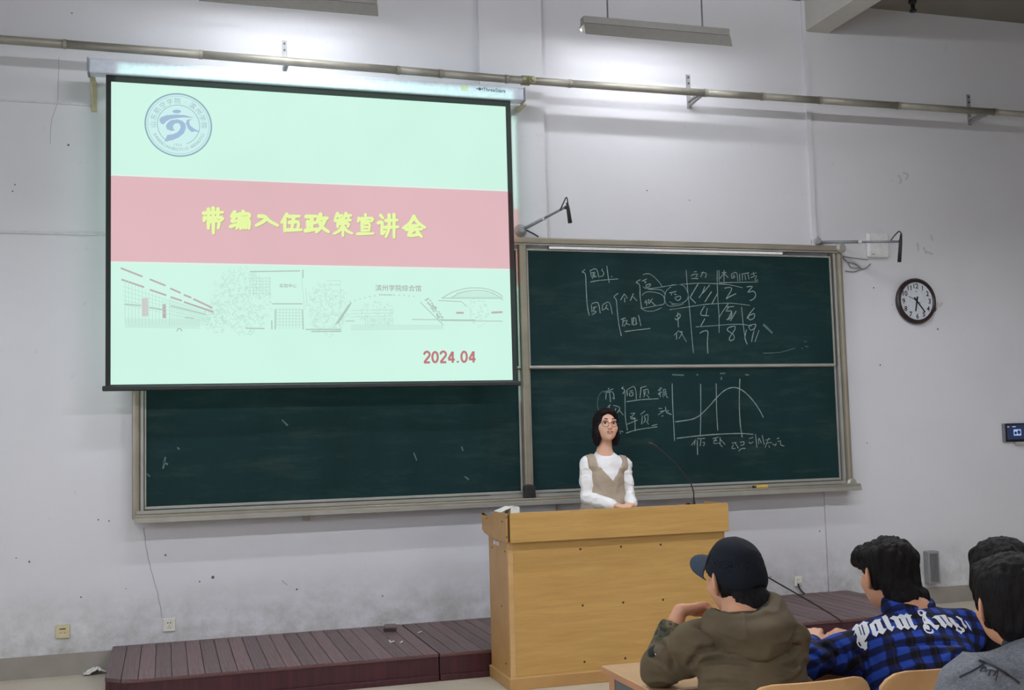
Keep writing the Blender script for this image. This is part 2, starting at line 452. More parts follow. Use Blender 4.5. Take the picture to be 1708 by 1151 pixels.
B('frame_rail', M_ALU, bd, BL, BR, YB - .02, -.0, BT - .048, BT, .01)
B('rail_lip', M_ALU2, bd, BL + .02, BR - .02, YB - .012, YB, BT - .06, BT - .05)
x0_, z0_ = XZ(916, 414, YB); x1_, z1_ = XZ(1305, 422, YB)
B('lit_wall_strip', plain('lit_wall_white', (236, 238, 240), .5), bd, x0_, x1_, YB - .004, YB + .01, (z0_ + z1_) / 2 - .009, (z0_ + z1_) / 2 + .011)  # added white strip, painted bright like lit wall showing between rail and slate
tray = B('chalk_tray', M_ALU, bd, BL + .015, BR + .02, YB - .085, -.0, BB, BB + .05, .006)
B('tray_lip', M_ALU2, bd, BL + .015, BR + .02, YB - .092, YB - .085, BB - .004, BB + .028, .002)
B('tray_top', M_ALU2, bd, BL + .03, BR - .02, YB - .015, -.02, BB + .052, BB + .075)
B('frame_post', M_ALU, bd, BL, BL + .05, YB - .015, 0, BB + .01, BT - .04, .02)
B('post_groove', M_ALU2, bd, BL + .052, BL + .078, YB + .01, 0, BB + .05, BT - .05, .006)
B('frame_post', M_ALU, bd, BR - .05, BR, YB - .015, 0, BB + .01, BT - .02, .02)
B('post_groove', M_ALU2, bd, BR - .078, BR - .052, YB + .01, 0, BB + .05, BT - .05, .006)
B('centre_post', M_ALU, bd, PMX, PMX1 - .006, YB - .012, 0, BB + .06, BT - .05, .008)
MB().lathe([(.045, 0), (.045, .02), (.03, .04)], (BR - .02, YB - .012, BT - .02), 'Y', 20, -1).build('corner_cap', M_ALU2, bd)
MB().lathe([(.045, 0), (.045, .02), (.03, .03)], (BR - .035, YB - .02, BB + .05), 'Y', 20, -1).build('corner_cap', M_ALU2, bd)
DIVZ = zavg([(890, 613), (1140, 612.5), (1392, 611)], YB)
LOWB = BB + .1
panels = {}
def panel(key, x0, x1, z0, z1, y):
    p = B('slate', M_BOARD, bd, x0, x1, y, y + .016, z0, z1)
    e = .02
    for a in ((x0, x1, z0 - e, z0), (x0, x1, z1, z1 + .014), (x0 - .0, x0 + .014, z0, z1), (x1 - .016, x1, z0, z1)):
        B('slate_edge', M_ALU2, p, a[0], a[1], y - .008, y + .018, a[2], a[3], .003)
    panels[key] = (p, y); return p
panel('ul', BL + .08, PMX - .005, DIVZ + .02, BT - .10, YB + .02)
panel('ll', BL + .08, PMX - .005, LOWB, DIVZ - .0, YB + .045)
panel('ur', PMX1, BR - .1, DIVZ + .02, BT - .10, YB + .02)
panel('lr', PMX1 + .002, BR - .085, LOWB, DIVZ - .006, YB + .045)
# dark box mounted at the foot of the centre post
q = XZ(882, 820, YB - .03)
mb = MB(); prof = []
for k in range(13):
    a = math.pi * k / 12; prof.append((q[0] + .042 * math.cos(a), YB - .012, q[1] + .03 + .025 * math.sin(a)))
prof = [(q[0] + .045, YB - .012, q[1] - .05)] + prof + [(q[0] - .045, YB - .012, q[1] - .05)]
mb.prism(prof, (0, -.06, 0)).build('lock_box', plain('black_plastic', (34, 36, 34), .45), bd, .008)
# wall mounting foot under the tray
q = XZ(510, 868, -.03); B('mount_foot', M_ALU2, bd, q[0] - .02, q[0] + .02, -.04, 0, BB - .05, BB, .003)
M_CHALK = plain('chalk_white', (136, 154, 152), .95, 0, .25, 60)
M_CHALKF = plain('chalk_faint', (84, 108, 106), .95, 0, .2, 60)
def chalk(name, key, strokes, org, sc, w=.0065, mat=None, sm=True):
    p, y = panels[key]
    for st in strokes:                                # every chalk stroke is a piece of its own on its slate
        pts = [(org[0] + a / sc, org[1] + b / sc) for a, b in st]
        if sm: pts = smooth_poly(pts, 3)
        P3 = [(lambda q: (q[0], y - .0012, q[1]))(XZ(u, v, y)) for u, v in pts]
        n = len(P3); ws = [w * random.uniform(.75, 1.15) for _ in range(n)]
        mb = MB(); ribbon(mb, P3, ws); mb.build('chalk_smudge' if name == 'chalk_smudge' else 'chalk_stroke', mat or M_CHALK, p, fixn=False)
Z7, S7 = (960, 430), 7.672
chalk('chalk_writing', 'ur', [[(120,150),(85,185),(125,210),(135,400),(150,620),(175,740)],[(185,160),(205,250)],[(185,165),(265,145),(300,255)],[(200,195),(250,185)],[(230,190),(215,270)],[(250,200),(235,245),(272,235)],[(345,140),(335,165),(360,185),(350,230),(310,240)],[(400,105),(412,210),(430,320)],[(190,310),(300,290),(545,270)],[(455,240),(470,243)]], Z7, S7)
chalk('chalk_writing', 'ur', [[(200,600),(210,700)],[(205,590),(285,575),(315,710)],[(220,640),(270,625)],[(245,640),(225,680),(265,690),(210,730)],[(345,600),(340,670)],[(350,600),(430,570),(470,720)],[(400,600),(380,650),(345,670)],[(390,640),(420,665)]], Z7, S7)
chalk('chalk_writing', 'ur', [[(545,455),(490,500),(520,540),(535,700),(555,860),(585,1000)],[(625,460),(575,540)],[(630,470),(665,520)],[(628,510),(628,570)],[(740,455),(700,550)],[(735,500),(785,550)],[(580,790),(640,770)],[(610,770),(600,880)],[(600,820),(660,800),(620,880)],[(640,840),(700,860)],[(720,770),(725,860)],[(720,775),(760,765)],[(745,770),(740,860),(790,840)],[(770,770),(775,840)],[(805,735),(820,800),(835,870)],[(630,945),(780,925),(955,905)]], Z7, S7)
chalk('chalk_writing', 'ur', [[(830,280),(775,315),(820,350),(825,500),(845,640)],[(850,300),(910,270)],[(870,290),(900,315),(880,320)],[(900,350),(960,335),(940,370),(900,375),(905,350)],[(905,540),(885,580)],[(905,560),(910,610)],[(935,530),(930,580),(965,560)],[(945,540),(1020,610)],[(985,520),(940,590)],[(1200,450),(1290,430)],[(1230,445),(1225,480)],[(1260,460),(1290,475)],[(1270,510),(1330,490),(1345,515),(1310,550),(1270,520)],[(1275,770),(1285,795),(1335,760),(1330,715),(1285,750)],[(1305,700),(1315,890)]], Z7, S7)
chalk('chalk_loop', 'ur', [[(850,480),(900,440),(1000,440),(1100,470),(1135,520),(1130,590),(1050,610),(850,650)],[(830,640),(900,680),(1000,680),(1100,640)],[(860,215),(940,205),(1020,260),(1090,340),(1110,380)],[(860,370),(920,395),(1090,375),(1180,360),(1381,335)],[(930,405),(1090,410),(1150,470)],[(1220,370),(1150,440),(1145,560),(1200,620),(1300,610),(1381,590)],[(1200,560),(1260,590),(1381,575)],[(1200,665),(1381,635)]], Z7, S7, .005)
Z8, S8 = (1120, 430), 7.194
chalk('chalk_table', 'ur', [[(175,150),(190,350),(215,600),(240,900),(262,1140)],[(0,325),(180,315),(340,305),(600,315),(720,330),(850,360)],[(0,620),(200,590),(400,560),(560,550),(720,545),(940,572)],[(290,830),(510,815),(700,800),(860,800),(960,820)],[(548,150),(548,300),(555,500),(570,700),(570,900)],[(840,590),(860,800),(880,950)],[(60,320),(150,340),(200,440),(180,510),(110,545),(0,560)]], Z8, S8, .0055)
chalk('chalk_numbers', 'ur', [[(320,310),(220,480)],[(400,345),(370,420),(330,480)],[(460,325),(375,425)],[(480,405),(400,530)],[(550,430),(480,560)],[(225,480),(290,545)],[(635,365),(700,355),(720,385),(655,490),(690,470),(775,430)],[(900,350),(970,345),(915,415),(980,400),(1010,440),(990,490),(940,515)],[(395,580),(355,650),(360,690),(450,695)],[(430,605),(410,700)],[(660,590),(750,585)],[(690,590),(655,640),(720,640),(710,720),(660,740)],[(720,650),(675,750)],[(775,640),(705,760)],[(680,550),(580,700),(570,760)],[(995,600),(930,680),(905,730)],[(920,700),(990,670),(990,720),(940,745),(920,710)],[(340,905),(385,880),(435,885),(430,1000),(435,1150)],[(760,820),(690,835),(670,870),(740,920),(750,970),(710,995),(695,960),(760,860),(760,820)],[(1010,795),(930,815),(950,870),(1000,840),(1010,800),(975,930),(960,1010)],[(900,860),(880,960),(910,1040)],[(1050,870),(1000,1010)],[(400,730),(350,820)]], Z8, S8, .0075)
chalk('chalk_writing', 'ur', [[(235,215),(270,195)],[(240,250),(320,250)],[(270,170),(300,165)],[(270,200),(310,195),(290,240)],[(355,180),(415,185),(405,240)],[(380,165),(350,230)],[(570,150),(570,290)],[(600,180),(660,175)],[(630,150),(630,290)],[(625,190),(580,250)],[(635,190),(680,240)],[(720,190),(725,250)],[(725,190),(780,180),(795,280)],[(750,200),(740,250)],[(760,220),(755,240)],[(815,190),(820,280)],[(840,195),(930,180)],[(850,195),(850,270)],[(880,200),(890,270)],[(915,190),(930,260)],[(950,200),(1020,180)],[(980,170),(990,220)],[(950,240),(1020,215),(1000,270),(1040,265)],[(570,300),(1040,290)],[(30,930),(90,870)],[(60,900),(60,980)],[(90,890),(130,890),(90,970)],[(110,890),(180,1010)]], Z8, S8, .0055)
chalk('chalk_smudge', 'ur', [[(1100,800),(1150,845),(1210,905)]], Z8, S8, .022, M_CHALKF)
chalk('chalk_smudge', 'ur', [[(1590,1010),(1620,1005)],[(1600,1060),(1640,1070)],[(1560,1085),(1575,1090)],[(1100,1145),(1300,1135),(1480,1085)]], Z8, S8, .006, M_CHALKF)
A1, T1 = (990, 630), 8.853
chalk('chalk_writing', 'lr', [[(150,215),(290,165)],[(215,150),(230,175)],[(185,230),(180,320)],[(185,225),(280,210),(305,315),(280,290)],[(235,200),(250,360)],[(205,440),(250,400)],[(190,510),(260,470)],[(230,400),(235,510)],[(290,410),(370,430),(380,480),(300,570)],[(330,450),(300,520)],[(370,470),(440,555)],[(440,135),(415,160),(460,190),(465,400),(470,600),(500,780)],[(460,190),(430,240)]], A1, T1)
chalk('chalk_writing', 'lr', [[(490,180),(500,270)],[(495,180),(590,130),(625,200),(630,320)],[(530,200),(580,190)],[(530,230),(580,220),(575,265),(535,270),(530,230)],[(690,150),(780,125)],[(700,150),(685,300)],[(735,190),(800,170),(810,240)],[(740,180),(750,270)],[(770,200),(740,290)],[(780,250),(820,300)],[(490,355),(700,325),(960,310)],[(950,190),(1010,150)],[(980,140),(985,290)],[(950,240),(1010,210)],[(960,260),(985,230)],[(1030,170),(1025,290)],[(1030,190),(1060,170),(1075,270),(1100,295)],[(1050,200),(1050,270)],[(960,455),(1010,455)],[(980,500),(1030,490)],[(950,550),(1060,480)],[(1005,570),(1030,560)],[(1060,430),(1075,500),(1110,480)],[(1070,510),(1150,545)]], A1, T1)
chalk('chalk_writing', 'lr', [[(545,530),(610,525),(560,580),(620,600),(560,610),(545,570)],[(490,690),(650,625)],[(610,600),(615,790)],[(690,545),(760,490)],[(720,560),(710,690)],[(745,570),(800,545),(800,640)],[(750,560),(765,640)],[(770,600),(740,670)],[(780,640),(810,690)],[(480,820),(640,770),(940,725)],[(860,710),(940,690)],[(345,690),(350,830)],[(345,740),(370,700)],[(390,780),(395,830)],[(410,790),(435,800)]], A1, T1)
chalk('chalk_loop', 'lr', [[(150,190),(80,260),(55,400),(80,500)]], A1, T1, .005, M_CHALKF)
A2, T2 = (1110, 620), 8.133
chalk('chalk_graph', 'lr', [[(90,160),(95,400),(110,700),(122,940)],[(475,165),(478,500),(472,870)],[(687,160),(692,500),(708,800)],[(1008,95),(1000,400),(1012,700),(1040,890)],[(150,905),(400,875),(690,850),(1000,838),(1190,850)],[(130,680),(280,660),(390,635),(480,580),(600,460),(700,345),(800,255),(900,215),(1000,230),(1100,300),(1200,410),(1280,530),(1325,620)]], A2, T2, .0075)
chalk('chalk_writing', 'lr', [[(410,920),(350,1000)],[(400,950),(390,1000)],[(430,910),(535,905)],[(430,930),(435,1130)],[(480,920),(470,1010)],[(500,960),(530,960),(515,1010)],[(640,910),(720,885)],[(690,900),(650,970),(710,970)],[(650,940),(700,930)],[(740,890),(740,990)],[(745,920),(810,990)],[(720,960),(770,1020)],[(900,970),(960,960)],[(920,990),(900,1040),(950,1040)],[(940,960),(990,1040)],[(1010,960),(1060,950),(1060,990),(1020,1000)],[(990,1080),(1030,1045),(1085,1040)],[(1130,910),(1190,890)],[(1130,950),(1150,975),(1190,950)],[(1220,850),(1240,1030)],[(1260,910),(1265,980)],[(1270,900),(1300,970)],[(1310,860),(1340,990)],[(1360,930),(1420,910)],[(1400,900),(1350,1030)],[(1360,970),(1440,960)],[(1400,1000),(1410,1030)],[(1450,980),(1490,1000),(1500,970)],[(1510,910),(1540,900)],[(1520,950),(1560,940),(1560,990),(1610,1010)]], A2, T2)
chalk('chalk_smudge', 'lr', [[(740,25),(810,22)],[(760,70),(755,110)],[(90,40),(250,48)],[(1080,40),(1130,45)],[(420,35),(440,50)]], A2, T2, .012, M_CHALKF)
chalk('chalk_smudge', 'll', [[(272,770),(280,775)],[(276,762),(272,782)],[(296,746),(299,750)],[(245,790),(250,795)],[(470,700),(480,710)],[(690,755),(695,768)],[(775,795),(782,800)],[(770,745),(772,752)]], (0, 0), 1., .012, M_CHALKF)
# yellow chalk eraser on the tray
q = XZ(1267, 820, YB - .03)
er = thing('chalk_eraser', 'yellow sponge chalk eraser lying on the chalk tray', 'eraser', (q[0], YB - .03, BB + .05))
B('sponge', plain('sponge_yellow', (214, 176, 74), .8), er, q[0] - .055, q[0] + .055, YB - .08, YB - .045, BB + .0505, BB + .072, .005)
B('backing', plain('eraser_dark', (60, 50, 40), .6), er, q[0] - .075, q[0] - .055, YB - .08, YB - .045, BB + .0505, BB + .068, .003)
# ================================================================== PROJECTION SCREEN
YS = -.30
SX0 = xavg([(172.5, 130), (176, 300), (180.5, 640)], YS); SX1 = xavg([(851, 170), (855.5, 300), (863, 635)], YS)
STOP = zavg([(172, 123), (510, 147), (851, 168)], YS); SBOT = zavg([(182, 650), (520, 645), (862, 641)], YS)
WX0 = xavg([(181.5, 137), (184, 300), (189.5, 638)], YS); WX1 = xavg([(843.7, 178), (846.5, 300), (854.5, 633)], YS)
WTOP = zavg([(182, 135), (510, 158), (843, 177.5)], YS); WBOT = zavg([(190, 640.5), (520, 638), (853, 635)], YS)
sc = thing('projection_screen', 'pull-down projection screen showing a pale green slide with a pink title band', 'screen', ((SX0 + SX1) / 2, YS, SBOT))
M_CASE = plain('screen_case_white', (206, 212, 226), .35)
M_CASEG = plain('screen_case_grey', (150, 154, 164), .45)
M_BLACK = plain('screen_border_black', (22, 26, 26), .7)
CX0 = XZ(148, 108, YS - .03)[0]; CX1 = XZ(874, 158, YS - .03)[0]
CT = zavg([(150, 96), (874, 147)], YS - .03); CB = zavg([(150, 122), (874, 167)], YS - .03)
case = B('case', M_CASE, sc, CX0, CX1, YS - .04, YS + .075, CB, CT, .012)
for a, b in ((CX0 - .012, CX0), (CX1, CX1 + .012)): B('end_cap', M_CASEG, case, a, b, YS - .044, YS + .078, CB - .006, CT + .004, .006)
mb = MB(); q = XZ(824, 150.5, YS - .04); put_text(mb, 'ThreeStars', q, .038, YS - .042, rot=-.005, bold=.015, sx=1.05)
mb.build('lettering', plain('case_print', (70, 76, 100), .6), case, fixn=False)
mb = MB(); q = XZ(800, 148.5, YS - .04); disc(mb, (q[0], YS - .042, q[1]), .012, 10); disc(mb, (q[0] - .02, YS - .042, q[1]), .006, 8); disc(mb, (q[0] + .02, YS - .042, q[1]), .006, 8)
mb.build('emblem', plain('case_print', (0, 0, 0)), case, fixn=False)
q0 = XZ(769, 147, YS - .04); B('case_sticker', plain('case_sticker_yellow', (196, 200, 172), .6), case, q0[0], q0[0] + .055, YS - .0415, YS - .039, q0[1] - .02, q0[1] + .02)
for u in (157, 861):                               # wall struts that carry the case
    x, z1 = XZ(u, 125 if u < 500 else 166, -.02); z0 = XZ(u, 186 if u < 500 else 186, -.02)[1]
    mbk = MB().box(x - .018, x + .018, -.012, 0, z0, CB + .03); mbk.box(x - .018, x + .018, YS + .07, 0, CB - .004, CB + .012)
    mbk.tube([(x - .01, -.012, z0 + .03), (x - .01, YS + .06, CB)], .006, 6)
    mbk.build('wall_strut', plain('strut_cream', (190, 176, 146), .5), sc)
fab = B('fabric', emitter('slide_light', (206, 245, 229)), sc, WX0, WX1, YS, YS + .004, WBOT, WTOP)
for a in ((SX0, WX0, SBOT, STOP), (WX1, SX1, SBOT, STOP), (WX0, WX1, WTOP, STOP), (WX0, WX1, SBOT + .02, WBOT)):
    B('border', M_BLACK, sc, a[0], a[1], YS - .001, YS + .005, a[2], a[3])
B('bottom_bar', plain('screen_bar_black', (30, 30, 34), .4), sc, SX0 - .02, SX1 + .02, YS - .016, YS + .016, SBOT - .012, SBOT + .024, .008)
# slide: band, title, emblem, drawing, date (all flat projected picture)
YD = YS - .0016
def SP(u, v): x, z = XZ(u, v, YD); return (x, YD, z)
def SPd(u, v, d): x, z = XZ(u, v, YD - d); return (x, YD - d, z)
zb0 = zavg([(190, 437), (520, 442), (853, 447.5)], YD); zb1 = zavg([(188, 293.5), (520, 306), (847, 319.5)], YD)
mb = MB(); mb.add([(WX0, YD, zb0), (WX1, YD, zb0), (WX1, YD, zb1), (WX0, YD, zb1)], [(0, 1, 2, 3)])
mb.build('slide_band', emitter('slide_pink', (224, 184, 190)), fab, fixn=False)
mb = MB()
for z in (zb0 - .012, zb1 + .002): mb.add([(WX0, YD, z), (WX1, YD, z), (WX1, YD, z + .010), (WX0, YD, z + .010)], [(0, 1, 2, 3)])
mb.build('band_edge', emitter('slide_edge_white', (226, 240, 232)), fab, fixn=False)
GL = {
 '带': [[(.5,7.8),(9.5,8.2)],[(2.8,9.5),(2.8,6.3)],[(5,10),(5,6.3)],[(7.3,9.6),(7.2,6.3)],[(1,6),(.6,4.5)],[(1,5.7),(9.2,6),(8.6,4.6)],[(2.8,4.3),(2.7,1.2)],[(2.8,4.2),(7.5,4.4),(7.4,1.4)],[(5.1,5.4),(5.1,-.8)]],
 '编': [[(2.2,9.5),(.6,6.8),(2.6,7)],[(3,8),(.7,4.2),(3,4.7)],[(.3,1.5),(3.2,2.8)],[(6.3,9.8),(7,9)],[(4.4,8.3),(9,8.4),(9,6.6),(4.5,6.5)],[(4.4,8.3),(4.2,4),(3.2,.5)],[(5,5),(5,.3)],[(5,5),(9.2,5.1),(9.2,.4)],[(6.4,5),(6.4,.6)],[(7.8,5),(7.8,.6)],[(5,3),(9.2,3.1)]],
 '入': [[(1.6,8.8),(4.2,8.4),(6.3,5),(9.8,1.8)],[(4.9,7.3),(3.3,4.6),(.3,1.8)]],
 '伍': [[(3,9.8),(.5,5.2)],[(2,7),(2,.3)],[(4,8.6),(9,8.8)],[(6.3,8.7),(5.3,1.2)],[(4.2,5.2),(8.4,5.4),(8,1.2)],[(3.2,1),(9.9,1.1)]],
 '政': [[(.5,8.6),(4.8,8.8)],[(2.8,8.6),(2.8,1.2)],[(2.8,5.2),(4.7,5.3)],[(1.2,5.8),(1.2,1.2)],[(.2,.9),(5,1.8)],[(6.6,9.8),(5.2,6.2)],[(6.2,7.6),(9.5,7.8)],[(8.6,7.6),(7,3.2),(4.8,.2)],[(6,5.8),(7.6,2.4),(10,.3)]],
 '策': [[(2.2,10),(1,7.8)],[(2,9),(4.6,9.1)],[(2.9,9),(3.4,7.9)],[(6.6,10),(5.6,7.9)],[(6.4,9),(9.2,9.1)],[(7.4,9),(8,7.9)],[(1,6.7),(9,6.9)],[(5,7.8),(5,-.3)],[(2.4,5.4),(2.3,3.7)],[(2.4,5.3),(7.7,5.4),(7.5,3.9)],[(4.8,4),(3,2),(.4,.7)],[(5.2,4),(7,2),(9.8,.8)]],
 '宣': [[(5,10),(5.3,8.9)],[(1.2,8.2),(.8,6.5)],[(1.2,8),(9,8.2),(8.4,6.6)],[(2.8,6.7),(7.4,6.8)],[(3,5.4),(3,2)],[(3,5.4),(7.2,5.5),(7,2)],[(3,3.8),(7,3.8)],[(3,2.1),(7,2.1)],[(.5,.4),(9.6,.6)]],
 '讲': [[(1.5,9.4),(2.6,8.2)],[(.3,6.2),(2.2,6.4),(2,1.3),(3.6,2.8)],[(4,7.2),(9.6,7.4)],[(3.7,4.3),(10,4.5)],[(5.6,9.6),(5.5,4),(4,.3)],[(8,9.8),(8,0)]],
 '会': [[(5,10),(3.2,6.8),(.2,4.4)],[(5,9.6),(7,6.8),(9.9,4.6)],[(3.2,5.4),(6.8,5.5)],[(1.5,3.7),(8.6,3.9)],[(4.8,3.7),(2.4,.8),(7.6,1.2)],[(6.5,2.6),(8.4,.2)]]}
M_TITLE = emitter('slide_title_yellow', (232, 250, 168))
M_TITLE2 = emitter('slide_title_shadow', (196, 178, 150))
for ch, u0, u1, v0, v1 in (('带', 338, 373, 347, 388), ('编', 384, 418, 352, 384), ('入', 426, 464, 358, 381), ('伍', 468, 503, 357, 388), ('政', 509, 548, 357, 389), ('策', 556, 588, 356, 394), ('宣', 595, 624, 358, 393), ('讲', 630, 664, 357, 398), ('会', 672, 709, 361, 397)):
    for nm, dpx, dd, mt, wk in (('title_shadow', 1.0, .0008, M_TITLE2, 1.25), ('title_character', 0, .0016, M_TITLE, 1.05)):
        mb = MB(); w = (u1 - u0) / 10 * .0044 * wk * 1.5
        for st in GL[ch]:
            pts = [SPd(u0 + x / 10 * (u1 - u0) + dpx, v1 - (y + .5) / 10.5 * (v1 - v0) + dpx, dd) for x, y in smooth_poly(st, 3)]
            n = len(pts); ws = [w * (1.15 - .35 * i / max(1, n - 1)) for i in range(n)]
            ribbon(mb, pts, ws)
            disc(mb, pts[0], ws[0] / 2, 8); disc(mb, pts[-1], ws[-1] / 2, 8)
        mb.build(nm, mt, fab, fixn=False)
# round emblem
M_LOGO = emitter('slide_emblem_blue', (160, 186, 214)); M_RING = emitter('slide_emblem_ring', (140, 172, 186)); M_LTX = emitter('slide_emblem_text', (168, 200, 200)); M_LOGOB = emitter('slide_emblem_pale', (204, 238, 236))
Lc = SPd(297.9, 208.4, .001); LR = .5 * ((SP(354, 208)[0] - SP(241, 208)[0]) / 2 + (SP(298, 156)[2] - SP(298, 262)[2]) / 2)
def ring(name, r0, r1, mat, d, a0=0., a1=2 * math.pi):
    mb = MB(); n = 72; vs = []
    for k in range(n + 1):
        a = a0 + (a1 - a0) * k / n
        for r in (r0, r1): vs.append((Lc[0] + r * math.cos(a), YD - d, Lc[2] + r * math.sin(a)))
    mb.add(vs, [(2 * k, 2 * k + 1, 2 * k + 3, 2 * k + 2) for k in range(n)]); mb.build(name, mat, fab, fixn=False)
ring('emblem_ground', .001, LR * .97, M_LOGOB, .0006)
ring('emblem_ring', LR * .955, LR, M_RING, .0012); ring('emblem_ring', LR * .90, LR * .915, M_LTX, .0012)
ring('emblem_ring', LR * .615, LR * .632, M_RING, .0012, math.radians(-68), math.radians(240))
LZ = (220, 140); LS = 8.22
for poly in ([(615 + 60 * math.cos(k / 16 * 2 * math.pi), 378 + 25 * math.sin(k / 16 * 2 * math.pi)) for k in range(16)],
             [(375,495),(395,460),(470,430),(600,420),(720,428),(850,462),(800,462),(700,460),(600,470),(520,485),(470,515),(435,555),(400,545)],
             [(600,632),(540,645),(480,620),(465,575),(490,530),(540,495),(620,485),(690,505),(735,550),(740,610),(710,680),(640,735),(560,770),(445,790),(485,700),(560,690),(620,665),(655,630),(668,590),(660,555),(630,535),(590,545),(565,570),(565,610),(580,628)],
             [(740,540),(755,495),(790,485),(830,490),(790,500),(785,530),(800,570),(850,610),(940,660),(890,655),(860,650),(820,662),(775,620),(760,590)]):
    mb = MB(); pts = [SPd(LZ[0] + a / LS, LZ[1] + b / LS, .0016) for a, b in poly]
    mb.add(pts, [tuple(range(len(pts)))]); mb.build('emblem_mark', M_LOGO, fab, fixn=False)
def arc_text(name, s, r, size, a_start, a_end, outward, mat, sx=1.):
    mb = MB(); n = len(s)
    for i, ch in enumerate(s):
        if ch == ' ': continue
        a = math.radians(a_start + (a_end - a_start) * i / (n - 1))
        put_text(mb, ch, (Lc[0] + r * math.cos(a), Lc[2] + r * math.sin(a)), size, YD - .0018, rot=(a - math.pi / 2) if outward else (a + math.pi / 2), sx=sx, bold=.01)
    mb.build(name, mat, fab, fixn=False)['kind'] = 'stuff'
arc_text('emblem_text', '山东航空学院·滨州学院', LR * .76, LR * .2, 182, 2, True, M_LTX)
arc_text('emblem_text', 'SHANDONG UNIVERSITY OF AERONAUTICS', LR * .77, LR * .13, 205, 340, False, M_LTX)
mb = MB(); put_text(mb, '1954', (Lc[0] - .005, Lc[2] - LR * .63), LR * .13, YD - .0018); mb.build('emblem_text', M_LTX, fab, fixn=False)
# date and captions
def arc(cx, cy, rx, ry, a0, a1, n=10): return [(cx + rx * math.cos(math.radians(a0 + (a1 - a0) * k / n)), cy + ry * math.sin(math.radians(a0 + (a1 - a0) * k / n))) for k in range(n + 1)]
DIG = {'2': [arc(5, 10, 3.7, 3.4, 165, -30) + [(4.6, 4.6), (1.4, 1.1)], [(1, 1), (9.2, 1)]], '0': [arc(5, 7, 3.7, 5.9, 0, 360, 24)], '4': [[(6.8, .2), (6.8, 13.2)], [(6.6, 13), (1, 4.4)], [(.6, 4), (9.6, 4)]], '.': [[(5, .3), (5, 2.3)]]}
M_DATE = emitter('slide_date', (188, 118, 122))
for i, (ch, u) in enumerate(zip('2024.04', (706, 719.6, 733.2, 746.8, 757.5, 768, 781.6))):
    mb = MB()
    for st in DIG[ch]:
        P3 = [SPd(u + x * 1.22, 606 - y * 1.44 - (u - 706) * .012, .0014) for x, y in st]
        ribbon(mb, P3, .0165)
        if len(st) > 3 and ch != '0': disc(mb, P3[0], .008, 8)
    mb.build('date_character', M_DATE, fab, fixn=False)
mb = MB(); q = XZ(664.5, 480.5, YD); put_text(mb, '滨州学院综合馆', q, .049, YD - .0014, bold=.004); mb.build('caption_text', emitter('slide_caption', (164, 158, 156)), fab, fixn=False)
mb = MB(); q = XZ(480.5, 476.5, YD); put_text(mb, '实验中心', q, .03, YD - .0014, bold=.004); mb.build('caption_text', emitter('slide_caption', (0, 0, 0)), fab, fixn=False)
# line drawing of campus buildings
M_LN = emitter('slide_line_grey', (176, 196, 190)); M_LNF = emitter('slide_line_faint', (190, 224, 212)); M_LNR = emitter('slide_line_rose', (188, 172, 174)); M_LNP = emitter('slide_line_pale_rose', (206, 200, 200))
def drawing(name, strokes, org, s, w, mat, d=.0012):
    mb = MB()
    for st in strokes:
        ribbon(mb, [SPd(org[0] + a / s, org[1] + b / s, d) for a, b in st], w)
    mb.build(name, mat, fab, fixn=False)['kind'] = 'stuff'
D4, K4 = (185, 435), 7.944
drawing('sketch_roof', [[(130,97),(420,210)],[(140,248),(440,350)],[(515,245),(725,330)],[(515,383),(735,458)],[(785,365),(925,427)],[(790,480),(940,530)],[(965,450),(1065,490)],[(965,545),(1360,680)],[(1090,505),(1345,625)]], D4, K4, .012, M_LNR)
drawing('sketch_roof', [[(790,598),(1260,712)],[(980,750),(1100,765)],[(500,620),(690,650)],[(180,575),(400,595)]], D4, K4, .009, M_LN)
drawing('sketch_pier', [[(705,575),(710,760)]], D4, K4, .026, M_LNR)
drawing('sketch_pier', [[(450,495),(455,735)]], D4, K4, .040, M_LNP)
ll = []
for i in range(14): x = 190 + i * 45; ll.append([(x, 250 + i * 22), (x, 860)])
for i in range(24): x = 780 + i * 22; ll.append([(x, 500 + i * 9), (x, 860)])
for i in range(7): y = 770 + i * 18; ll.append([(190, y), (1180, y + 20)])
for i in range(5): ll.append([(160, 340 + i * 60), (1300, 690 + i * 30)])
drawing('sketch_windows', ll, D4, K4, .0035, M_LNF)
drawing('sketch_arch', [smooth_poly([(875, 935), (890, 905), (910, 900), (930, 910), (940, 935)], 4)], D4, K4, .008, M_LN)
mb = MB()
rnd = random.Random(3)
def scribble(u0, u1, v0, v1, n, ln):
    for _ in range(n):
        u = rnd.uniform(u0, u1); v = rnd.uniform(v0, v1); a = rnd.uniform(0, 6.28)
        if ((u - (u0 + u1) / 2) / (u1 - u0) * 2) ** 2 + ((v - (v0 + v1) / 2) / (v1 - v0) * 2) ** 2 > 1: continue
        ribbon(mb, [SPd(u, v, .001), SPd(u + ln * math.cos(a), v + ln * math.sin(a), .001), SPd(u + ln * 1.5 * math.cos(a + .8), v + ln * 1.5 * math.sin(a + .8), .001)], .0035)
scribble(355, 450, 445, 560, 420, 4); scribble(340, 380, 505, 555, 140, 3); scribble(510, 580, 470, 560, 240, 4); scribble(780, 815, 495, 545, 90, 2.5); scribble(595, 660, 500, 545, 90, 3)
mb.build('sketch_trees', M_LNF, fab, fixn=False)['kind'] = 'stuff'
D5, K5 = (390, 435), 7.426
drawing('sketch_building', [[(200,135),(820,125)],[(855,110),(855,215)],[(475,533),(850,533)],[(145,835),(380,840)],[(890,850),(1330,850)],[(960,875),(1330,875)],[(470,740),(472,850)],[(515,600),(512,850)],[(850,600),(860,850)]], D5, K5, .008, M_LN)
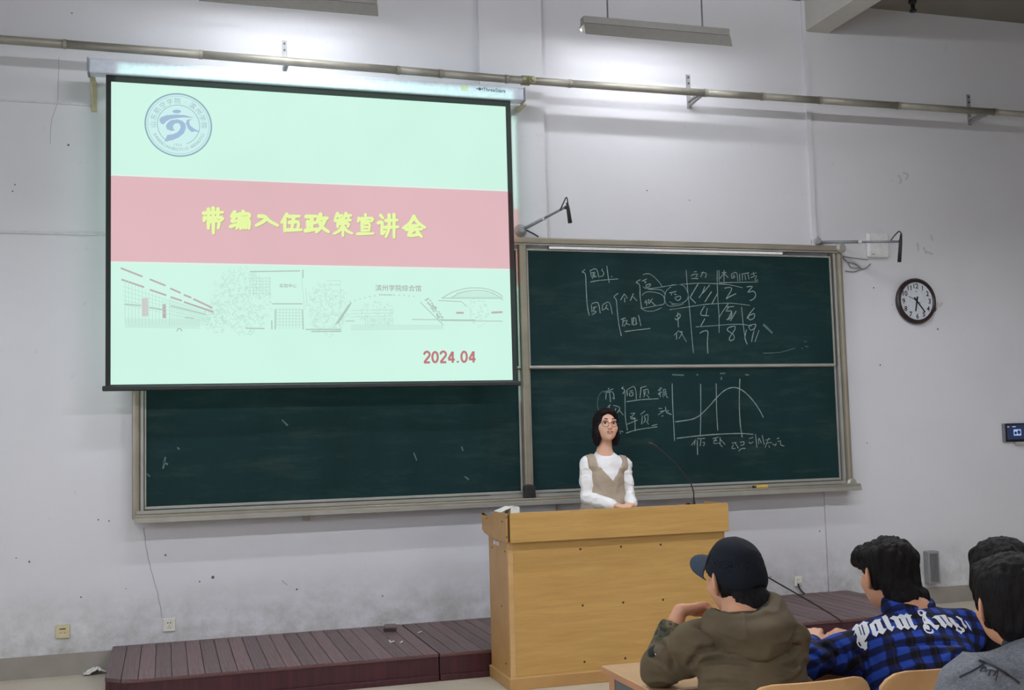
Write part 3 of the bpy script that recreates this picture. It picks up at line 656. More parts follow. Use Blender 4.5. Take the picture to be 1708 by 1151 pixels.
ll = [[(200 + i * 40, 210), (200 + i * 40, 440)] for i in range(7)] + [[(200, 215 + i * 38), (440, 215 + i * 38)] for i in range(6)]
ll += [[(530 + i * 40, 580), (530 + i * 40, 840)] for i in range(8)] + [[(510, 605 + i * 38), (850, 605 + i * 38)] for i in range(6)]
ll += [[(450, 200), (450, 460)], [(840, 220), (870, 530)], [(890, 330), (905, 530)], [(1150, 245), (1320, 245)], [(1320, 250), (1320, 560)], [(1150, 300), (1320, 300)]]
drawing('sketch_windows', ll, D5, K5, .004, M_LNF)
D6, K6 = (550, 460), 5.693
ll = []
for i in range(26):
    t = i / 25; ll.append([(45 + t * 130, 470 - t * 190), (62 + t * 130, 462 - t * 190)] if i % 2 else [(75 + t * 120, 455 - t * 190), (90 + t * 120, 440 - t * 190)])
for i in range(14): x = 190 + i * 62 * .75; y = np.interp(x, [190, 330, 470, 700, 870], [248, 208, 180, 186, 204]); ll.append([(x, y), (x + 9, y)])
for i in range(70):
    t = rnd.random(); s_ = rnd.random(); x = 900 + t * 150 + s_ * 40; y = 225 + t * 210 - s_ * 20 + s_ * t * 0; ll.append([(x, y), (x + 10, y + 7)])
drawing('sketch_dome_dots', ll, D6, K6, .009, M_LN)
ll = [[(470, 180), (600, 182)], [(860, 250), (1075, 465)], [(780, 415), (1380, 420)], [(1080, 425), (1640, 432)], [(150, 430), (235, 430)], [(0, 525), (110, 525)]]
drawing('sketch_ground', ll, D6, K6, .006, M_LN)
ll = [smooth_poly([(1070, 210), (1180, 150), (1300, 120), (1380, 115), (1480, 122), (1580, 155), (1645, 200)], 4), smooth_poly([(1150, 212), (1250, 158), (1380, 140), (1500, 150), (1620, 205), (1640, 235)], 4), [(1060, 212), (1640, 214)], [(1030, 235), (1250, 245), (1300, 290)]]
drawing('sketch_hall', ll, D6, K6, .006, M_LN)
drawing('sketch_hall', [[(1200, 352), (1272, 352)], [(1535, 350), (1640, 345)]], D6, K6, .014, M_LNR)
ll = [[(1160 + i * 16, 190), (1160 + i * 16, 212)] for i in range(28)] + [[(1180 + 5 * i, 205 - 12 * i), (1600 - 8 * i, 205 - 12 * i)] for i in range(5)] + [[(340 + i * 20, 395), (340 + i * 20, 470)] for i in range(14)] + [[(200, 470 + i * 14), (1080, 470 + i * 12)] for i in range(4)] + [[(200, 330 + i * 30), (600, 325 + i * 28)] for i in range(3)]
drawing('sketch_windows', ll, D6, K6, .004, M_LNF)
# the projector's beam, thrown from its ceiling mount: the picture spills a little past the screen onto case, wall and board frame
pj = bpy.data.lights.new('projector_beam', 'SPOT'); pj.energy = 620; pj.spot_size = math.radians(64); pj.spot_blend = 0; pj.shadow_soft_size = .02
pjo = bpy.data.objects.new('projector_beam', pj); COL.objects.link(pjo)
PJ = Vector(((WX0 + WX1) / 2, -4.6, RH - .55)); TGT = Vector(((WX0 + WX1) / 2, YS, (WTOP + WBOT) / 2))
pjo.location = PJ
pj.use_nodes = True
nt = pj.node_tree; em = nt.nodes.get('Emission')
geo = nt.nodes.new('ShaderNodeNewGeometry'); sp = nt.nodes.new('ShaderNodeSeparateXYZ'); nt.links.new(geo.outputs['Incoming'], sp.inputs[0])
def nm(op, a, b=0.):
    n = nt.nodes.new('ShaderNodeMath'); n.operation = op
    for i, v in enumerate((a, b)):
        if hasattr(v, 'links'): nt.links.new(v, n.inputs[i])
        else: n.inputs[i].default_value = v
    return n.outputs[0]
pjo.rotation_mode = 'QUATERNION'; pjo.rotation_quaternion = (TGT - PJ).to_track_quat('-Z', 'Y')
# Incoming points back to the lamp: slopes of the beam on the screen plane
dist = YS - PJ.y
gx = nm('DIVIDE', sp.outputs[0], sp.outputs[1]); gz = nm('DIVIDE', sp.outputs[2], sp.outputs[1])
xs = nm('ADD', nm('MULTIPLY', gx, dist), PJ.x); zs = nm('ADD', nm('MULTIPLY', gz, dist), PJ.z)
SPX0, SPX1, SPZ0, SPZ1 = WX0 + .03, SX1 + .03, WBOT - .03, WTOP + .115
inside = nm('MULTIPLY', nm('MULTIPLY', nm('GREATER_THAN', xs, SPX0), nm('LESS_THAN', xs, SPX1)), nm('MULTIPLY', nm('GREATER_THAN', zs, SPZ0), nm('LESS_THAN', zs, SPZ1)))
band = nm('MULTIPLY', nm('GREATER_THAN', zs, zb0), nm('LESS_THAN', zs, zb1))
mxn = nt.nodes.new('ShaderNodeMix'); mxn.data_type = 'RGBA'; nt.links.new(band, mxn.inputs[0])
mxn.inputs[6].default_value = (.55, 1, .8, 1); mxn.inputs[7].default_value = (.75, .06, .05, 1)
nt.links.new(mxn.outputs[2], em.inputs[0]); nt.links.new(inside, em.inputs[1])

# ================================================================== WALL FITTINGS
M_ARM = plain('arm_grey', (140, 142, 150), .4, .3); M_MICB = plain('mic_black', (30, 31, 36), .5); M_CABLE = plain('cable_black', (38, 38, 42), .6)
M_PLATE = plain('wall_disc_grey', (158, 158, 162), .5)
def wall_mic(name_label, base, yb, tip, mic0, mic1, loop, Yt, cab):
    bx, bz = XZ(*base, yb); b = Vector((bx, yb, bz)); tp = Vector(onY(*tip, Yt)); jt = b.lerp(tp, .07)
    t = thing('wall_microphone', name_label, 'microphone', (bx, yb, bz), 'microphones on wall arms above the board')
    MB().lathe([(.05, 0), (.05, .01), (.035, .02), (.02, .045)], b, 'Y', 24, -1).build('wall_disc', M_PLATE, t)
    a = MB().tube([b, b + (tp - b) * .55], .013, 10); a.build('arm', M_ARM, t, smooth=True)
    MB().tube([b + (tp - b) * .53, tp], .010, 10).build('arm_rod', M_ARM, t, smooth=True)
    MB().tube([b + (tp - b) * .52, b + (tp - b) * .56], .0165, 10).build('collar', M_SOCKETW, t)
    m0 = Vector(onY(*mic0, Yt - .01)); m1 = Vector(onY(*mic1, Yt - .01))
    MB().tube([m0, m0.lerp(m1, .3), m1], [.009, .014, .016], 12).build('microphone', M_MICB, t, smooth=True)
    MB().tube([tp, m0.lerp(m1, .25)], .013, 8).build('clip', M_MICB, t)
    pts = [Vector(onY(u, v, Yt)) for u, v in smooth_poly(loop, 4)]
    MB().tube(pts, .005, 6).build('cable', M_CABLE, t, smooth=True)
    if cab:
        MB().tube([Vector(onY(u, v, -.08)) for u, v in cab], .006, 6).build('cable', M_CABLE, t)
wall_mic('grey wall-arm microphone beside the upper edge of the screen', (868, 385), -.05, (942, 346), (946, 338), (951, 372), [(934, 351), (940, 338), (945, 329), (947, 338)], -.42, [(878, 384), (890, 390), (898, 395)])
wall_mic('grey wall-arm microphone reaching out in front of the white box', (1361, 404), 0., (1499, 403), (1503, 391), (1500, 437), [(1486, 401), (1493, 392), (1500, 386), (1504, 391)], -.40, None)
# white access-point box with loose cables
x0, z1 = XZ(1442, 389); x1, z0 = XZ(1480, 431)
ap = thing('router_box', 'white square wireless router box on the wall beside the blackboard corner', 'router', ((x0 + x1) / 2, 0, z0))
B('shell', plain('router_white', (222, 222, 224), .4), ap, x0, x1, -.045, 0, z0, z1, .02)
B('badge', plain('router_badge', (120, 122, 128), .5), ap, x0 + .03, x0 + .06, -.0465, -.045, z0 + .022, z0 + .028)
for pts in ([(1407, 428), (1430, 431), (1447, 433)], [(1406, 430), (1414, 438), (1420, 446), (1435, 447)], [(1414, 437), (1428, 441), (1440, 449), (1452, 440)], [(1410, 452), (1425, 453), (1438, 448)]):
    MB().tube([(lambda q: (q[0], -.012, q[1]))(XZ(u, v, -.012)) for u, v in smooth_poly(pts, 4)], .0045, 6).build('cable', plain('cable_grey', (132, 132, 138), .6), ap, smooth=True)
# wall clock
xl, _ = XZ(1492.5, 502); xr, _ = XZ(1557.5, 503); cz = (XZ(1527, 465)[1] + XZ(1524, 541)[1]) / 2; ccx = (xl + xr) / 2; CR = (XZ(1527, 465)[1] - XZ(1524, 541)[1]) / 2
ck = thing('wall_clock', 'round wall clock with dark brown rim and white face', 'clock', (ccx, 0, cz - CR))
MB().lathe([(CR * .97, 0), (CR, .012), (CR, .03), (CR * .94, .045), (CR * .86, .048), (CR * .82, .038), (CR * .82, .03)], (ccx, 0, cz), 'Y', 64, -1).build('rim', plain('clock_rim_brown', (44, 28, 30), .3), ck, smooth=False)
MB().lathe([(CR * .83, .028), (CR * .83, .0305)], (ccx, 0, cz), 'Y', 64, -1).build('face', plain('clock_face_white', (206, 210, 218), .5), ck)
M_CKB = plain('clock_print', (30, 32, 40), .5)
for i in range(1, 13):
    mb = MB(); a = math.radians(90 - 30 * i); put_text(mb, str(i), (ccx + CR * .66 * math.cos(a), cz + CR * .66 * math.sin(a)), CR * .30, -.0315, bold=.02); mb.build('numeral', M_CKB, ck, fixn=False)
mb = MB(); put_text(mb, '★', (ccx, cz + CR * .42), CR * .1, -.0315); mb.build('maker_mark', M_CKB, ck, fixn=False)
for nm_, ang, ln, w in (('hour_hand', 90 - (6.4 / 12 * 360), .46, .075), ('minute_hand', 90 - 23.5 / 60 * 360, .62, .065), ('second_hand', 90 - 49.5 / 60 * 360, .45, .012)):
    a = math.radians(ang); d = Vector((math.cos(a), 0, math.sin(a))); s_ = Vector((-math.sin(a), 0, math.cos(a)))
    c = Vector((ccx, -.034, cz)); e = CR * w / 2
    MB().prism([c - d * CR * .2 + s_ * e, c - d * CR * .2 - s_ * e, c + d * CR * ln - s_ * e * .7, c + d * CR * ln + s_ * e * .7], (0, -.003, 0)).build(nm_, M_CKB, ck)
# touch panel at the right
x0, z1 = XZ(1671, 706.5); z0 = XZ(1674, 737.5)[1]; x1 = x0 + .29
tp_ = thing('wall_tablet', 'black touch panel with lit blue display on the right of the wall', 'tablet', ((x0 + x1) / 2, 0, z0))
B('housing', plain('tablet_grey', (120, 122, 128), .4), tp_, x0 - .008, x1, -.03, 0, z0, z1, .006)
B('bezel', plain('tablet_black', (16, 16, 20), .3), tp_, x0 + .006, x1, -.036, -.03, z0 + .002, z1 - .001, .003)
scn = B('display', emitter('tablet_screen', (34, 44, 74)), tp_, x0 + .02, x1 - .015, -.0365, -.035, z0 + .022, z1 - .014)
M_TBL = emitter('tablet_light', (150, 190, 235)); M_TBW = emitter('tablet_white', (205, 205, 225))
B('picture', M_TBL, scn, x0 + .09, x0 + .17, -.0372, -.0366, z0 + .055, z1 - .055)
MB().lathe([(.014, 0), (.014, .0004)], (x0 + .11, -.0373, z0 + .078), 'Y', 12, -1).build('icon', emitter('tablet_navy', (24, 40, 90)), scn)
MB().lathe([(.018, 0), (.018, .0004)], (x0 + .146, -.0373, z0 + .084), 'Y', 12, -1).build('icon', emitter('tablet_purple', (60, 40, 70)), scn)
B('status_line', M_TBW, scn, x0 + .025, x0 + .045, -.0372, -.0366, z1 - .034, z1 - .028); B('status_line', M_TBW, scn, x0 + .08, x0 + .115, -.0372, -.0366, z1 - .034, z1 - .028)
B('holder', plain('tablet_holder', (172, 174, 178), .4), tp_, x0 + .115, x1 - .06, -.036, 0, z0 - .026, z0, .006)
# column loudspeaker low on the wall
x0, z1 = XZ(1539, 919); x1, z0 = XZ(1560.5, 972)
sp_ = thing('column_speaker', 'tall slim grey wall loudspeaker just above the skirting', 'loudspeaker', ((x0 + x1) / 2, 0, z0))
B('cabinet', plain('speaker_grey', (138, 138, 140), .5), sp_, x0, x1, -.07, 0, z0, z1, .008)
gr = MB()
for k in range(9): gr.box(x0 + .016 + k * (x1 - x0 - .032) / 9, x0 + .016 + (k + .6) * (x1 - x0 - .032) / 9, -.0725, -.07, z0 + .02, z1 - .02)
gr.build('grille', plain('speaker_grille', (104, 104, 108), .5), sp_)
# sockets
M_SOCK = plain('socket_white', (224, 222, 212), .4); M_SLOT = plain('socket_slot', (48, 46, 44), .6)
def socket(u0, u1, v0, v1, label, mat, name='power_socket', yellow=False):
    x0 = XZ(u0, (v0 + v1) / 2)[0]; x1 = XZ(u1, (v0 + v1) / 2)[0]; um = (u0 + u1) / 2; z1 = XZ(um, v0)[1]; z0 = XZ(um, v1)[1]
    t = thing(name, label, 'socket', ((x0 + x1) / 2, 0, z0)); w = x1 - x0; hh = z1 - z0; cx = (x0 + x1) / 2
    B('plate', mat, t, x0, x1, -.014, 0, z0, z1, .004)
    if yellow:
        B('slot', M_SLOT, t, cx - .02, cx + .02, -.0148, -.013, z0 + hh * .66, z0 + hh * .74)
        for k in (-1, 1): B('slot', plain('socket_tan', (160, 140, 90), .5), t, cx + k * .012 - .006, cx + k * .012 + .006, -.0148, -.013, z0 + hh * .38, z0 + hh * .45)
    else:
        for k in (-1, 1):
            B('slot', M_SLOT, t, cx + k * .009 - .003, cx + k * .009 + .003, -.0148, -.013, z0 + hh * .6, z0 + hh * .72)
            B('slot', M_SLOT, t, cx + k * .008 - .0018, cx + k * .008 + .0018, -.0148, -.013, z0 + hh * .26, z0 + hh * .36)
        B('slot', M_SLOT, t, cx - .002, cx + .002, -.0148, -.013, z0 + hh * .42, z0 + hh * .5)
    return t, cx, z0
socket(93, 116.5, 1042, 1064.5, 'yellowed network socket low on the wall left of the platform', plain('socket_cream', (206, 194, 156), .45), 'network_socket', True)
socket(272, 292.5, 1031, 1053, 'white power socket low on the wall over the platform end', M_SOCK)
t, cx, z0 = socket(1324, 1337, 961, 977.5, 'white power socket with a plugged-in black lead beside the conduit', M_SOCK)
B('plug', M_SOCK, t, cx - .012, cx + .02, -.03, -.014, z0 + .02, z0 + .055, .004)
MB().tube([(lambda q: (q[0], -.02, q[1]))(XZ(u, v, -.02)) for u, v in smooth_poly([(1331, 973), (1333, 980), (1337, 986), (1344, 992)], 4)] , .006, 6).build('lead', M_CABLE, t, smooth=True)

# ================================================================== PLATFORM
DZ, DFY = .17, -1.212
def plank_material(i):
    t = NT('platform_plank_%d' % i); co = t.coord(); k = (.9, 1., 1.1)[i]
    n = t.noise(t.mapping(co, (26, 1.2, 26)), 3, 5, .6); n2 = t.noise(co, 2.4, 5, .65)
    a = srgb(88 * k, 62 * k, 65 * k); b = srgb(114 * k, 88 * k, 90 * k)
    col = t.ramp(n, [(.3, a), (.7, b)])
    col = t.mix(t.math('MULTIPLY', t.maprange(n2, .45, .72, 0, 1), .25), col, srgb(136, 118, 116))
    wv = t.node('ShaderNodeTexWave', wave_type='BANDS', bands_direction='X'); t.l.new(co, wv.inputs['Vector']); wv.inputs['Scale'].default_value = 16.
    wv.inputs['Distortion'].default_value = 0.
    t.bump(wv.outputs['Fac'], .35, .006)
    return t.done(col, .42)
M_PLK = [plank_material(i) for i in range(3)]
def fascia_material():
    t = NT('platform_fascia'); co = t.coord()
    n = t.noise(t.mapping(co, (12, 12, .8)), 3, 4)
    return t.done(t.ramp(n, [(.3, srgb(50, 20, 28)), (.7, srgb(76, 32, 42))]), .35)
M_FAS = fascia_material(); M_FAS2 = plain('platform_edge', (96, 62, 64), .4)
SEAMS = [DX0, float(onZ(732, 1090, DZ)[0]), float(onZ(732, 1090, DZ)[0]) + 1.92, DX1]
PLW = .0955
plank_cache = {}
for si, (a, b) in enumerate(zip(SEAMS[:-1], SEAMS[1:])):
    a += .004; b -= .004
    lab = ('dark red plank platform section with a cut corner, left of the lectern', 'dark red plank platform section behind the lectern', 'dark red plank platform section below the conduit and socket')[si]
    t = thing('stage_platform', lab, 'platform', ((a + b) / 2, DFY / 2, 0), 'sections of the speaking platform')
    n = int(round((b - a) / PLW)); w = (b - a) / n
    ch = .135 if si == 0 else 0.
    for i in range(n):
        x0 = a + i * w + .002; x1 = a + (i + 1) * w - .002; dz = random.choice((0, 0, .0008, -.0008))
        if si == 0 and x0 < a + ch:
            f = lambda x: DFY + max(0, (a + ch - x))
            pl = [(x0, f(x0), DZ - .022 + dz), (x1, f(x1), DZ - .022 + dz), (x1, -.003, DZ - .022 + dz), (x0, -.003, DZ - .022 + dz)]
            MB().prism(pl, (0, 0, .022)).build('plank', M_PLK[i % 3], t)
        elif si == 2 and x1 > b - .1:
            f = lambda x: DFY + max(0, (x - (b - .1)))
            pl = [(x0, f(x0), DZ - .022 + dz), (x1, f(x1), DZ - .022 + dz), (x1, -.003, DZ - .022 + dz), (x0, -.003, DZ - .022 + dz)]
            MB().prism(pl, (0, 0, .022)).build('plank', M_PLK[i % 3], t)
        else:
            key = (si, i % 3)
            if key not in plank_cache:
                o = MB().box(0, w - .004, DFY, -.003, DZ - .022, DZ).build('plank', M_PLK[i % 3], t); plank_cache[key] = o.data
            else:
                o = bpy.data.objects.new('plank', plank_cache[key]); COL.objects.link(o); o.parent = t; o.matrix_parent_inverse = Matrix.Translation(-t.location)
            o.location = (x0, 0, dz)
    B('deck_base', M_FAS, t, a + ch + .03, b - .11, DFY + .031, -.004, DZ - .04, DZ - .0245)
    fa = a + ch; fb = b - (.1 if si == 2 else 0)
    B('fascia', M_FAS, t, fa, fb, DFY + .004, DFY + .03, .0, DZ - .0225)
    B('edge_strip', M_FAS2, t, fa, fb, DFY - .006, DFY + .004, DZ - .02, DZ - .004, .003)
    B('skirting', M_FAS, t, fa, fb, DFY - .012, DFY + .004, 0, .038, .004)
    if si == 0:
        MB().prism([(a + .004, DFY + ch, 0), (a + ch, DFY + .004, 0), (a + ch, DFY + .03, 0), (a + .03, DFY + ch, 0)], (0, 0, DZ - .0225)).build('fascia', M_FAS, t)
        B('side_board', M_FAS, t, a + .004, a + .025, DFY + ch, -.004, 0, DZ - .0225)
    if si == 2:
        MB().prism([(fb, DFY + .004, 0), (b - .004, DFY + .1, 0), (b - .03, DFY + .1, 0), (fb, DFY + .03, 0)], (0, 0, DZ - .0225)).build('fascia', M_FAS, t)
        B('side_board', M_FAS, t, b - .025, b - .004, DFY + .1, -.004, 0, DZ - .0225)
# things left on the platform
q = onZ(651, 1051, DZ)
er = thing('board_eraser', 'flat dark felt board eraser left lying on the platform', 'eraser', (q[0], q[1], DZ))
mb = MB(); ca, sa = math.cos(.5), math.sin(.5)
def rbox(mb, c, hx, hy, z0, z1, a):
    ca, sa = math.cos(a), math.sin(a); pl = [(c[0] + x * ca - y * sa, c[1] + x * sa + y * ca, z0) for x, y in ((-hx, -hy), (hx, -hy), (hx, hy), (-hx, hy))]
    return mb.prism(pl, (0, 0, z1 - z0))
rbox(MB(), q, .045, .07, DZ, DZ + .022, -.2).build('felt', plain('felt_dark', (58, 50, 48), .9), er, .003)
rbox(MB(), q, .042, .066, DZ + .022, DZ + .034, -.2).build('back', plain('eraser_back', (112, 100, 94), .6), er, .003)
for i, (u, v) in enumerate(((650, 1070.5), (654, 1072), (669.5, 1072.5), (700, 1056), (1298, 1010))):
    q = onZ(u, v, DZ); a = random.uniform(0, 3); L_ = random.uniform(.012, .022)
    d = Vector((math.cos(a), math.sin(a), 0)) * L_; p = Vector((q[0], q[1], DZ + .0058))
    tag(MB().tube([p - d, p + d], [.005, .0058], 8).build('chalk_stub', plain('chalk_stick', (232, 232, 236), .9), smooth=False), 'white stub of chalk lying on the platform planks', 'chalk', 'chalk stubs on the platform')
# crumpled white paper on the floor by the platform end
q = onZ(158, 1125, 0); mb = MB(); N = 12; rnd2 = random.Random(5); g = []
for j in range(N):
    for i in range(N):
        u = i / (N - 1) - .5; v = j / (N - 1) - .5
        g.append((q[0] + u * .16 * (1 - .3 * abs(v)), q[1] + .04 + v * .16, .004 + max(0, .05 - abs(u + v * .4) * .12) * rnd2.uniform(.4, 1.1) + .008 * rnd2.random()))
mb.add(g, [(j * N + i, j * N + i + 1, (j + 1) * N + i + 1, (j + 1) * N + i) for j in range(N - 1) for i in range(N - 1)])
po = mb.build('paper_scrap', plain('paper_white', (226, 224, 220), .8)); md = po.modifiers.new('thick', 'SOLIDIFY'); md.thickness = .003
tag(po, 'crumpled white paper on the floor at the end of the platform', 'paper')

# ================================================================== LECTERN
def wood_material(name, c0, c1, scale=(1.2, 1.2, 14), rough=.42):
    t = NT(name); co = t.coord()
    n = t.noise(t.mapping(co, scale), 2.2, 6, .62, .6); n2 = t.noise(t.mapping(co, tuple(s * 4 for s in scale)), 3, 4, .6)
    col = t.ramp(n, [(.28, srgb(*c0)), (.72, srgb(*c1))])
    col = t.mix(.18, col, t.ramp(n2, [(.3, srgb(*c0)), (.7, srgb(*c1))]), 'MULTIPLY')
    return t.done(col, rough)
M_OAK = wood_material('lectern_oak', (186, 146, 84), (206, 168, 102))
M_OAK2 = wood_material('lectern_oak_side', (176, 134, 82), (196, 156, 100), (1.2, 1.2, 1.2))
M_OAKE = wood_material('lectern_edge', (196, 156, 106), (212, 176, 124), (2, 2, 6))
LX0 = float(onZ(816, 1128, 0)[0]); LYF, LYB = -1.668, -1.232
LX1 = XZ(1214, 865, LYF - .02)[0]
lz0 = zavg([(850, 904.6), (1215, 887)], LYF - .02); lz1 = zavg([(850, 855), (1213, 839.7)], LYF - .02); plz = XZ(853, 1132.5, LYF)[1]
le = thing('lectern', 'wide oak-veneer lectern with a boxed top standing in front of the platform', 'lectern', ((LX0 + LX1) / 2, (LYF + LYB) / 2, 0))
ins = .012
fp = B('front_panel', M_OAK, le, LX0 + .045, LX1 - .03, LYF + ins, LYF + ins + .018, plz, lz0 + .03)
B('corner_strip', M_OAKE, le, LX0 + ins, LX0 + .045, LYF + ins - .002, LYF + .04, plz, lz0 + .03, .003)
sp1 = B('side_panel', M_OAK2, le, LX0 + ins, LX0 + ins + .02, LYF + .04, LYB, plz, lz0 + .03)
B('side_panel', M_OAK2, le, LX1 - .03, LX1 - .012, LYF + ins, LYB, plz, lz0 + .03)
B('plinth', M_OAK2, le, LX0, LX1 - .01, LYF - .004, LYB + .015, 0, plz, .004)
B('plinth_trim', M_OAKE, le, LX0 - .001, LX1 - .009, LYF - .005, LYB + .016, plz - .006, plz + .002, .002)
DTZ = lz1 - .09
B('desktop', M_OAK, le, LX0 + .02, LX1 - .02, LYF + .0, -1.16, DTZ - .022, DTZ)
fb_ = B('front_board', M_OAK, le, LX0 + .018, LX1, LYF - .032, LYF - .012, lz0, lz1, .003)
B('gap_strip', plain('lectern_gap', (84, 54, 22), .7), le, LX0 + .008, LX1 - .01, LYF - .012, LYF + .004, lz0 + .004, lz1 - .008)
def hood_side(x):
    pr = []
    yb = -1.13
    top = [(LYF - .01, lz1 - .004), (-1.40, lz1 - .004), (-1.385, lz1 - .012), (-1.38, lz1 - .03), (-1.30, lz1 - .037), (yb + .04, lz1 - .036), (yb, lz1 - .028)]
    bot = [(yb, lz0 + .045), (-1.18, lz0 + .028), (-1.30, lz0 + .012), (-1.45, lz0 + .004), (LYF - .01, lz0 + .002)]
    return MB().prism([(x, y, z) for y, z in top + bot], (.018, 0, 0)).build('hood_side', M_OAK2, le, .002)
hs = hood_side(LX0 - .004); hood_side(LX1 - .02)
M_SCREW = plain('screw_dark', (54, 42, 28), .5)
for u, v in ((968, 916), (1036, 912), (1102, 908.5), (972, 1010), (1039.5, 1005), (1106, 1000.5), (975, 1104), (1043, 1098)):
    x, z = XZ(u, v, LYF + ins); MB().lathe([(.0075, 0), (.006, .002)], (x, LYF + ins, z), 'Y', 10, -1).build('screw', M_SCREW, fp)
def on_side(u, v, X):
    d = ray(u, v); return CPOS + d * ((X - CPOS[0]) / d[0])
for u, v in ((821, 913), (842, 920), (849, 930), (837, 1011), (848.5, 1013), (851, 1012), (844, 1107), (852, 1095), (851, 1110)):
    p = on_side(u, v, LX0 + ins)
    if LYF + .03 < p[1] < LYB: MB().tube([(LX0 + ins - .002, p[1], p[2]), (LX0 + ins + .001, p[1], p[2])], .006, 8).build('screw', M_SCREW, sp1)
for u, v in ((812, 864.5), (837.5, 870), (844.5, 863), (845.5, 896)):
    p = on_side(u, v, LX0 - .004); MB().tube([(LX0 - .006, p[1], p[2]), (LX0 - .003, p[1], p[2])], .006, 8).build('screw', M_SCREW, hs)
for u0, v0, u1, v1 in ((823, 901, 827, 908.5), (828, 903, 832, 910.5)):
    a = on_side(u0, v0, LX0 + ins); b = on_side(u1, v1, LX0 + ins); B('sticker', plain('sticker_white', (206, 202, 206), .6), sp1, LX0 + ins - .0012, LX0 + ins, a[1], b[1], b[2], a[2])
# carton of chalk on the lectern's left end
p = onY(853, 850, -1.45); zt = XZ(866, 844.5, -1.45)[1]
cb = thing('chalk_box', 'small open white cardboard box on the left end of the lectern', 'box', (p[0], -1.45, DTZ))
xa, xb_ = XZ(852, 850, -1.5)[0], XZ(866.5, 850, -1.5)[0]
M_CARD = plain('carton_white', (226, 226, 222), .7)
mb = MB()
for a in ((xa, xb_, -1.5, -1.495, DTZ, zt), (xa, xb_, -1.375, -1.37, DTZ, zt), (xa, xa + .004, -1.495, -1.375, DTZ, zt), (xb_ - .004, xb_, -1.495, -1.375, DTZ, zt), (xa, xb_, -1.5, -1.37, DTZ, DTZ + .004)): mb.box(*a)
mb.build('carton', M_CARD, cb)
MB().prism([(xa, -1.5, zt - .004), (xa, -1.37, zt - .004), (xa - .07, -1.36, zt - .03), (xa - .07, -1.49, zt - .034)], (0, 0, .003)).build('flap', M_CARD, cb)
# gooseneck microphone
YM = -1.42
gm = thing('gooseneck_microphone', 'black gooseneck microphone bending over the lectern', 'microphone', (*XZ(1158, 850, YM)[:1], YM, DTZ))
gx, gz = XZ(1158, 850, YM)
MB().lathe([(.03, 0), (.03, .008), (.013, .02), (.011, .07), (.007, .1)], (gx, YM, DTZ), 'Z', 16, 1).build('base', M_MICB, gm)
pts = [(gx, YM, DTZ + .08)] + [(lambda q: (q[0], YM, q[1]))(XZ(u, v, YM)) for u, v in smooth_poly([(1157, 822), (1152, 806), (1140, 790), (1125, 772), (1108, 756), (1094, 744)], 4)]
MB().tube(pts, .0045, 8).build('neck', M_MICB, gm, smooth=True)
a = XZ(1096, 745.5, YM); b = XZ(1082, 738.5, YM); MB().tube([(a[0], YM, a[1]), ((a[0] + b[0]) / 2, YM, (a[1] + b[1]) / 2), (b[0], YM, b[1])], [.006, .0095, .0085], 10).build('capsule', M_MICB, gm, smooth=True)
# cable from the lectern down to the platform edge
P0 = Vector((LX1 - .01, -1.225, XZ(1216, 876, -1.225)[1])); P1 = Vector(onZ(1407, 1036, DZ)); P1.z = DZ + .006; P1.y = DFY - .004
pts = [P0.lerp(P1, k / 14) - Vector((0, 0, .05 * math.sin(math.pi * k / 14) * (1 - k / 14))) for k in range(15)] + [P1 + Vector((.03, -.012, -.03)), P1 + Vector((.04, -.02, -DZ + .02)), P1 + Vector((.3, -.06, -DZ + .001))]
tag(MB().tube(pts, .0055, 8).build('floor_cable', M_CABLE, smooth=True), 'black cable sloping from the lectern down to the platform edge', 'cable')

# ================================================================== STUDENT DESK AND CHAIRS
M_DESK = wood_material('desk_beech', (200, 164, 120), (220, 188, 146), (6, 1.2, 6), .35)
M_DESKE = wood_material('desk_edge', (168, 118, 82), (184, 134, 96), (3, 3, 3))
M_METAL = plain('desk_metal_grey', (96, 98, 104), .4, .4)
TX0, TYF, TYB = float(onZ(1003, 1110, .76)[0]), -4.685, -5.11
dk = thing('student_desk', 'long beech-topped student desk in front of the seated audience', 'desk', (2.3, -4.9, 0))
TX1 = 3.3
B('desk_top', M_DESK, dk, TX0, TX1, TYB, TYF, .737, .76, .002)
B('top_edge', M_DESKE, dk, TX0 - .002, TX1, TYB - .001, TYF + .001, .738, .757)
for x in (TX0 + .02, (TX0 + TX1) / 2, TX1 - .04):
    B('leg_panel', M_DESKE, dk, x, x + .02, TYF - .06, TYF - .012, .03, .738); B('leg_panel', M_METAL, dk, x + .002, x + .018, TYB + .05, TYF - .06, .58, .738)
    B('foot', M_METAL, dk, x - .005, x + .025, TYB + .04, TYF - .01, 0, .03, .004)
B('book_shelf', M_METAL, dk, TX0 + .04, TX1 - .04, TYB + .05, TYF - .03, .585, .6)
B('modesty_panel', M_DESKE, dk, TX0 + .04, TX1 - .04, TYF - .03, TYF - .015, .3, .738)
M_PLY = wood_material('chair_plywood', (216, 166, 112), (232, 190, 138), (3, 3, 3), .3)
M_PLYE = plain('plywood_edge', (214, 180, 136), .4)
